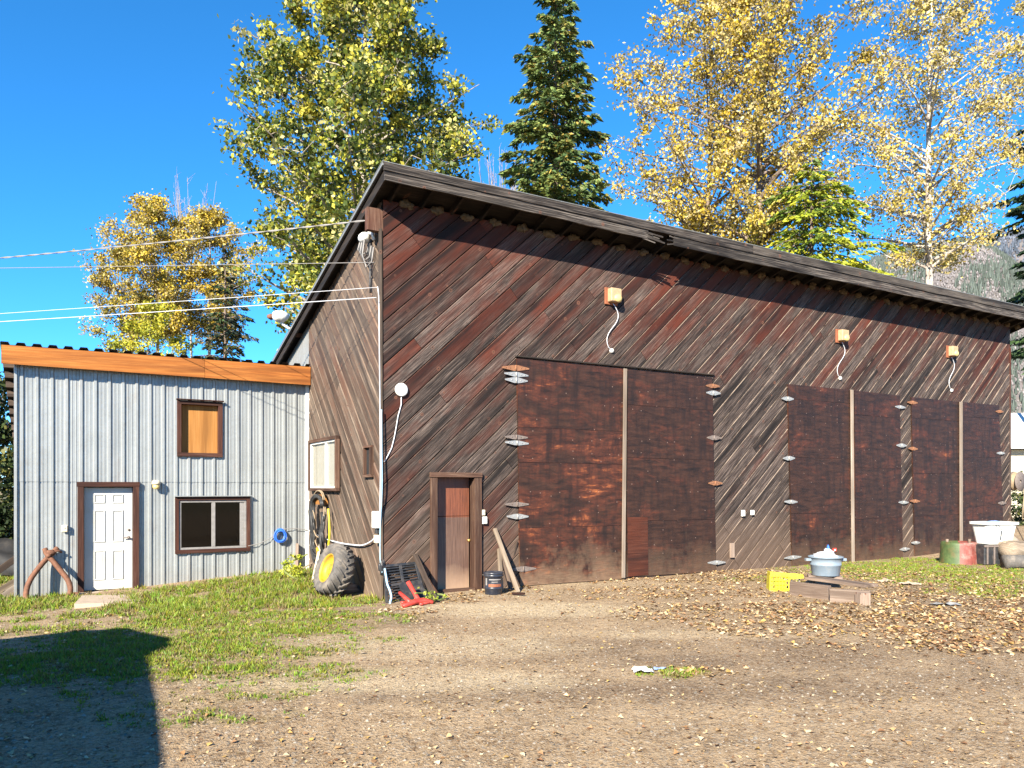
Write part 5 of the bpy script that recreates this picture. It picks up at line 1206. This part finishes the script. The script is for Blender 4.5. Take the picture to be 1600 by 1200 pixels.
def conifer(name, lab, cat, u, z, vtop, vlow, rad, pal, group=None, dens=30, droop=.25, step=.42, spr=.30, trunk_r=.22, wav=0.0, vbot=None, nb=6, power=.85, tip=None, tipp=.15):
    b = atz(u, HOR, z); b = Vector((b.x, b.y, ground(b.x, b.y))); H = hz(vtop, z)-b.z; hl = max(.6, hz(vlow, z)-b.z)
    t = thing(name, lab, cat, b, group); rr = random.Random(int(u*3+z)); mb = MB()
    mb.tube([b+up*H*k/8 for k in range(9)], [trunk_r*(1-k/8)+.02 for k in range(9)], 8); mb.build('trunk', M['bark_dark'], t)
    pos = []; dr = []; bc_ = []; lm = MB(); h = H-.25; i = 0; pal = np.array(pal)
    while h > hl:
        s = 1-h/H; R0 = rad*(min(1, s/(1-hl/H+.001)))**power*(1+wav*math.sin(i*.9+u)); nb_ = nb if R0 > .8 else 4
        for k in range(nb_):
            a = i*.9+k*2*math.pi/nb_+rr.uniform(-.3, .3); L = R0*rr.uniform(.55, 1.18)+.12; d = Vector((math.cos(a), math.sin(a), 0)); sd = Vector((-d.y, d.x, 0)); h0 = h+rr.uniform(-.2, .2)
            dp = droop*rr.uniform(.6, 1.5); cen = lambda f: b+up*(h0+L*(.25*f-dp*1.6*f*f+.35*dp*f**3))+d*(L*f)
            lm.tube([cen(f) for f in (0, .35, .7, 1)], [.035, .025, .016, .008], 4, False)
            n = int(dens*L*(1+.4*L)/1.5)+6; shade = rr.uniform(.7, 1.25); cpi = rr.randrange(len(pal))
            for _ in range(n):
                f = rr.random()**.65; lw = L*.34*(1-f*.75)+.06; l = rr.uniform(-1, 1); p = cen(f)+sd*(l*lw)-up*(abs(l)*lw*.35+rr.random()*.12*min(1, L)); dd = (d*(.8)+sd*l*1.1-up*rr.uniform(.1, .9)+Vector((rr.gauss(0, .3), rr.gauss(0, .3), 0))).normalized()
                pos.append(p); dr.append(dd); c = pal[cpi if rr.random() < .7 else rr.randrange(len(pal))]*shade*rr.uniform(.75, 1.25)
                if tip is not None and rr.random() < tipp: c = np.array(tip)*rr.uniform(.7, 1.2)
                bc_.append(c)
        h -= step*rr.uniform(.8, 1.2); i += 1
    lm.build('limbs', M['bark_dark'], t); n = len(pos)
    leaves_mesh('crown', np.array(pos), spr*rng.uniform(.6, 1.25, n), np.array(bc_), M['needle'], t, asp=.36, dirs=np.array(dr))
    return t
M['leafstem'] = plain('green_stem', (.12, .14, .04), .7)
GREENY = [(.12, .155, .022), (.20, .21, .025), (.34, .33, .04), (.07, .10, .02), (.40, .37, .14), (.06, .085, .02), (.43, .38, .05)]
TAN = [(.46, .36, .10), (.50, .41, .20), (.38, .29, .085), (.44, .35, .06), (.27, .21, .07)]
GOLD = [(.47, .33, .035), (.50, .37, .045), (.37, .26, .03), (.48, .39, .15), (.28, .21, .04), (.21, .19, .035)]
broadleaf('cottonwood_tree', 'tall cottonwood with green and pale yellow leaves behind the barn corner', 'tree', 563, 30, -75, 545, 5.0, 84000, GREENY, .18, .30, 'bark_pale', 'trees behind the barn', 'egg', 13, 0, .5, 100)
broadleaf('aspen_tree', 'golden aspen left of centre behind the metal shed, its leafy top highest', 'tree', 238, 45, 312, 520, 3.3, 24000, GOLD, .15, .16, 'bark_pale', 'golden trees behind the shed', 'egg', 12, 0, .5, 40)
broadleaf('aspen_tree', 'golden aspen behind the dark fir and above the metal shed roof', 'tree', 325, 47, 325, 520, 3.3, 22000, GOLD, .15, .16, 'bark_pale', 'golden trees behind the shed', 'egg', 12, 0, .5, 40)
broadleaf('aspen_tree', 'sparse brownish aspen on the left flank of the golden group', 'tree', 195, 44, 395, 550, 2.2, 7000, GOLD[3:], .14, .10, 'bark_dark', 'golden trees behind the shed', 'egg', 8, 0, .4, 18)
broadleaf('willow_bush', 'yellow-green bush just over the metal shed roof', 'bush', 240, 41, 478, 640, 2.4, 9000, [(.34, .33, .03), (.42, .37, .03), (.24, .26, .03)], .14, .08, 'bark_dark', None, 'round', 9, 0, .4, 22)
conifer('fir_tree', 'dark fir standing before the golden trees above the shed roof', 'tree', 352, 42, 385, 700, 2.9, [(.022, .045, .022), (.035, .06, .022), (.06, .07, .02), (.02, .035, .03)], None, 34, .22, .45, .28, .2, .15, tip=(.16, .10, .03), tipp=.14)
def bare(lab, u, z, vtop, vbase, rad, n, seed):
    b = atz(u, HOR, z); b = Vector((b.x, b.y, ground(b.x, b.y))); H = hz(vtop, z)-b.z; hb = hz(vbase, z)-b.z; t = thing('bare_tree', lab, 'tree', b, 'leafless trees'); rr = random.Random(seed)
    mb = MB(); mb.tube([b+up*H*.8*k/6+RT*.1*math.sin(k) for k in range(7)], [.12*(1-k/7)+.015 for k in range(7)], 7); mb.build('trunk', M['twig'], t); mb = MB()
    for i in range(n):
        h = hb*.9+(H*.8-hb*.9)*rr.random(); a = rr.uniform(0, 6.28); L = rad*rr.uniform(.5, 1.1); d = Vector((math.cos(a), math.sin(a), 0)); p = b+up*h; e = p+d*L*.6+up*(H-h)*rr.uniform(.5, 1); m_ = p.lerp(e, .5)+d*L*.15
        mb.tube([p, m_, e], [.03, .02, .008], 5, False)
        for _ in range(7):
            f = rr.uniform(.3, 1); q = p.lerp(e, f)+d*.1; mb.tube([q, q+Vector((rr.gauss(0, .3), rr.gauss(0, .3), rr.uniform(.3, .9)))*rr.uniform(.4, 1)], [.012, .005], 4, False)
    mb.build('twigs', M['twig'], t)
bare('pale leafless tree poking out above the golden aspens', 300, 52, 283, 400, 2.6, 26, 4)
bare('pale leafless tree showing between the cottonwood and the spruce', 786, 46, 232, 380, 2.6, 30, 6)
conifer('spruce_tree', 'tall green spruce rising behind the middle of the barn roof', 'tree', 868, 36, -25, 620, 4.2, [(.095, .15, .05), (.13, .18, .055), (.19, .22, .06), (.055, .095, .035)], 'trees behind the barn', 52, .22, .42, .34, .25, .18, power=.55, tip=(.30, .22, .05), tipp=.10)
broadleaf('cottonwood_tree', 'golden cottonwood with brown forked trunk behind the barn roof', 'tree', 1196, 33, -80, 390, 4.8, 29000, GOLD+TAN, .15, .27, 'bark_dark', 'trees behind the barn', 'egg', 12, 0, .48, 70)
broadleaf('cottonwood_tree', 'bright yellow cottonwood crown right beside the spruce', 'tree', 1085, 35, -40, 400, 4.4, 22000, [(.52, .38, .04), (.47, .33, .03), (.52, .42, .16), (.49, .40, .2), (.31, .23, .05)], .15, .18, 'bark_dark', 'trees behind the barn', 'egg', 11, .6, .48, 60)
broadleaf('cottonwood_tree', 'sparse tan-leaved cottonwood with white trunk before the mountain', 'tree', 1440, 35, -60, 395, 4.6, 20000, TAN, .15, .25, 'bark_white', 'trees behind the barn', 'egg', 12, .6, .6, 64)
broadleaf('cottonwood_tree', 'thin-leaved tan tree at the right edge above the barn roof end', 'tree', 1625, 45, -20, 260, 4.4, 10000, TAN, .15, .15, 'bark_pale', 'trees behind the barn', 'egg', 8, 0, .5, 26)
conifer('cedar_tree', 'yellow-green cedar just over the barn roof under the golden cottonwood', 'tree', 1268, 30, 245, 700, 4.9, [(.19, .23, .02), (.28, .30, .025), (.37, .37, .03), (.08, .13, .02)], None, 46, .34, .38, .26, .2, .3, power=.55)
conifer('spruce_tree', 'dark spruce cut off by the right edge beyond the barn end', 'tree', 1672, 52, 20, 560, 5.2, [(.03, .06, .025), (.045, .08, .028), (.02, .04, .022)], None, 26, .30, .8, .5, .35, .3, power=.5)
broadleaf('dark_bush', 'dark green bush at the left edge behind the metal shed', 'bush', -62, 20.5, 575, 850, 2.1, 18000, [(.035, .055, .015), (.06, .08, .02), (.12, .12, .03), (.02, .035, .012)], .14, .1, 'bark_dark', None, 'round', 9, 0, .4, 26)
broadleaf('dark_bush', 'dark leafy bush past the far end of the barn, below the house', 'bush', 1628, 36, 735, 840, 1.6, 6500, [(.03, .05, .02), (.05, .07, .02), (.10, .11, .03)], .14, .08, 'bark_dark', None, 'round', 9, 0, .35, 22)
broadleaf('weed', 'leafy yellow-green weed at the foot of the metal wall', 'weed', 461, gp(461, 905).dot(FW), 866, 900, .20, 420, [(.42, .44, .04), (.32, .38, .04), (.5, .48, .08)], .06, .008, 'leafstem', None, 'round', 4, 0, .07, 10, tws=.15)
broadleaf('weed', 'small green weed growing at the right foot of the dark board', 'weed', 672, gp(672, 941).dot(FW), 926, 938, .12, 160, [(.30, .38, .04), (.4, .42, .08)], .05, .006, 'leafstem', None, 'round', 4, 0, .05, 8, tws=.12)

# ------------------------------------------------------------------ wooded mountain beyond
def ridge(name, prof, z0, depth, seed, n_trees, cols, hmul=1.0):
    us = [p[0] for p in prof]; vs_ = [p[1] for p in prof]; nu, nd = 170, 26; V = []
    def hgt(u, f):
        top = EYE+(HOR-np.interp(u, us, vs_))/FPX*(z0+depth); k = math.sin(min(1, f)*math.pi/2)**.9
        return top*k + (1-abs(2*f-1))*(6*mnoise.fractal(Vector((u*.006, f*3, seed)), 1, 2, 4)*(z0/500)) - 3
    def pos(u, f): z = z0+depth*f; q = CAM+FW*z+RT*((u-800)/FPX*z); return q
    for i in range(nd+1):
        for k in range(nu+1):
            u = us[0]+(us[-1]-us[0])*k/nu; f = i/nd; q = pos(u, f); V.append((q.x, q.y, hgt(u, f)))
    for k in range(nu+1):
        u = us[0]+(us[-1]-us[0])*k/nu; q = pos(u, 1.6); V.append((q.x, q.y, -5))
    W = nu+1; I = np.arange(W*(nd+2)).reshape(nd+2, W); F = np.stack([I[:-1, :-1].ravel(), I[:-1, 1:].ravel(), I[1:, 1:].ravel(), I[1:, :-1].ravel()], 1)
    o = np_mesh(name, np.array(V), F, M['hill']); tag(o, kind='structure'); rr = random.Random(seed); TV = []; TF = []; TC = []
    for _ in range(n_trees):
        u = rr.uniform(max(us[0], 1330), min(us[-1], 1700)); f = rr.random()**.8; q = pos(u, f); h = hgt(u, f); con = mnoise.noise(Vector((u*.02, f*7, seed+4)))+rr.uniform(-.5, .5) > .22
        c = np.array(cols[1] if con else cols[0])*rr.uniform(.65, 1.35); hh = (rr.uniform(4, 9) if con else rr.uniform(1.6, 3.6))*z0/520; r = hh*(.17 if con else .34); n = len(TV); lv = ((.0, .3), (.35, 1), (.7, .62)) if not con else ((.0, .9), (.3, .75), (.65, .4))
        for hz_, rz_ in lv:
            for j in range(5): a = j*1.2566+rr.random()*.5; TV.append((q.x+r*rz_*math.cos(a), q.y+r*rz_*math.sin(a), h+hh*hz_)); TC.append(c*rr.uniform(.75, 1.2))
        TV.append((q.x, q.y, h+hh)); TC.append(c)
        for l in range(2):
            for j in range(5): a, b2 = n+l*5+j, n+l*5+(j+1) % 5; TF += [(a, b2, b2+5), (a, b2+5, a+5)]
        for j in range(5): TF.append((n+10+j, n+10+(j+1) % 5, n+15))
    tag(np_mesh('hillside_forest', np.array(TV), np.array(TF), M['fir_far'], col=np.array(TC)), kind='stuff', label=('grey leafless forest with dark firs covering the near mountainside' if seed == 3 else 'forest on the more distant mountain ridge, tinted blue for haze'), cat='forest')
M['hill'] = plain('hill_soil', (.13, .115, .115), .95, 0, .3, .03, (.12, .13, .11), .6, 0, .05)
ridge('mountain', [(1180, 640), (1280, 500), (1350, 428), (1390, 412), (1425, 402), (1470, 398), (1517, 392), (1545, 400), (1575, 420), (1620, 455), (1700, 520), (1900, 600)], 380, 320, 3, 17000, ((.165, .152, .155), (.07, .085, .075)))
ridge('far_mountain', [(1380, 620), (1460, 430), (1520, 400), (1545, 388), (1600, 374), (1700, 360), (1900, 420), (2200, 560)], 1100, 700, 5, 6000, ((.12, .135, .17), (.07, .085, .11)))  # tree colours carry the blue of distance haze
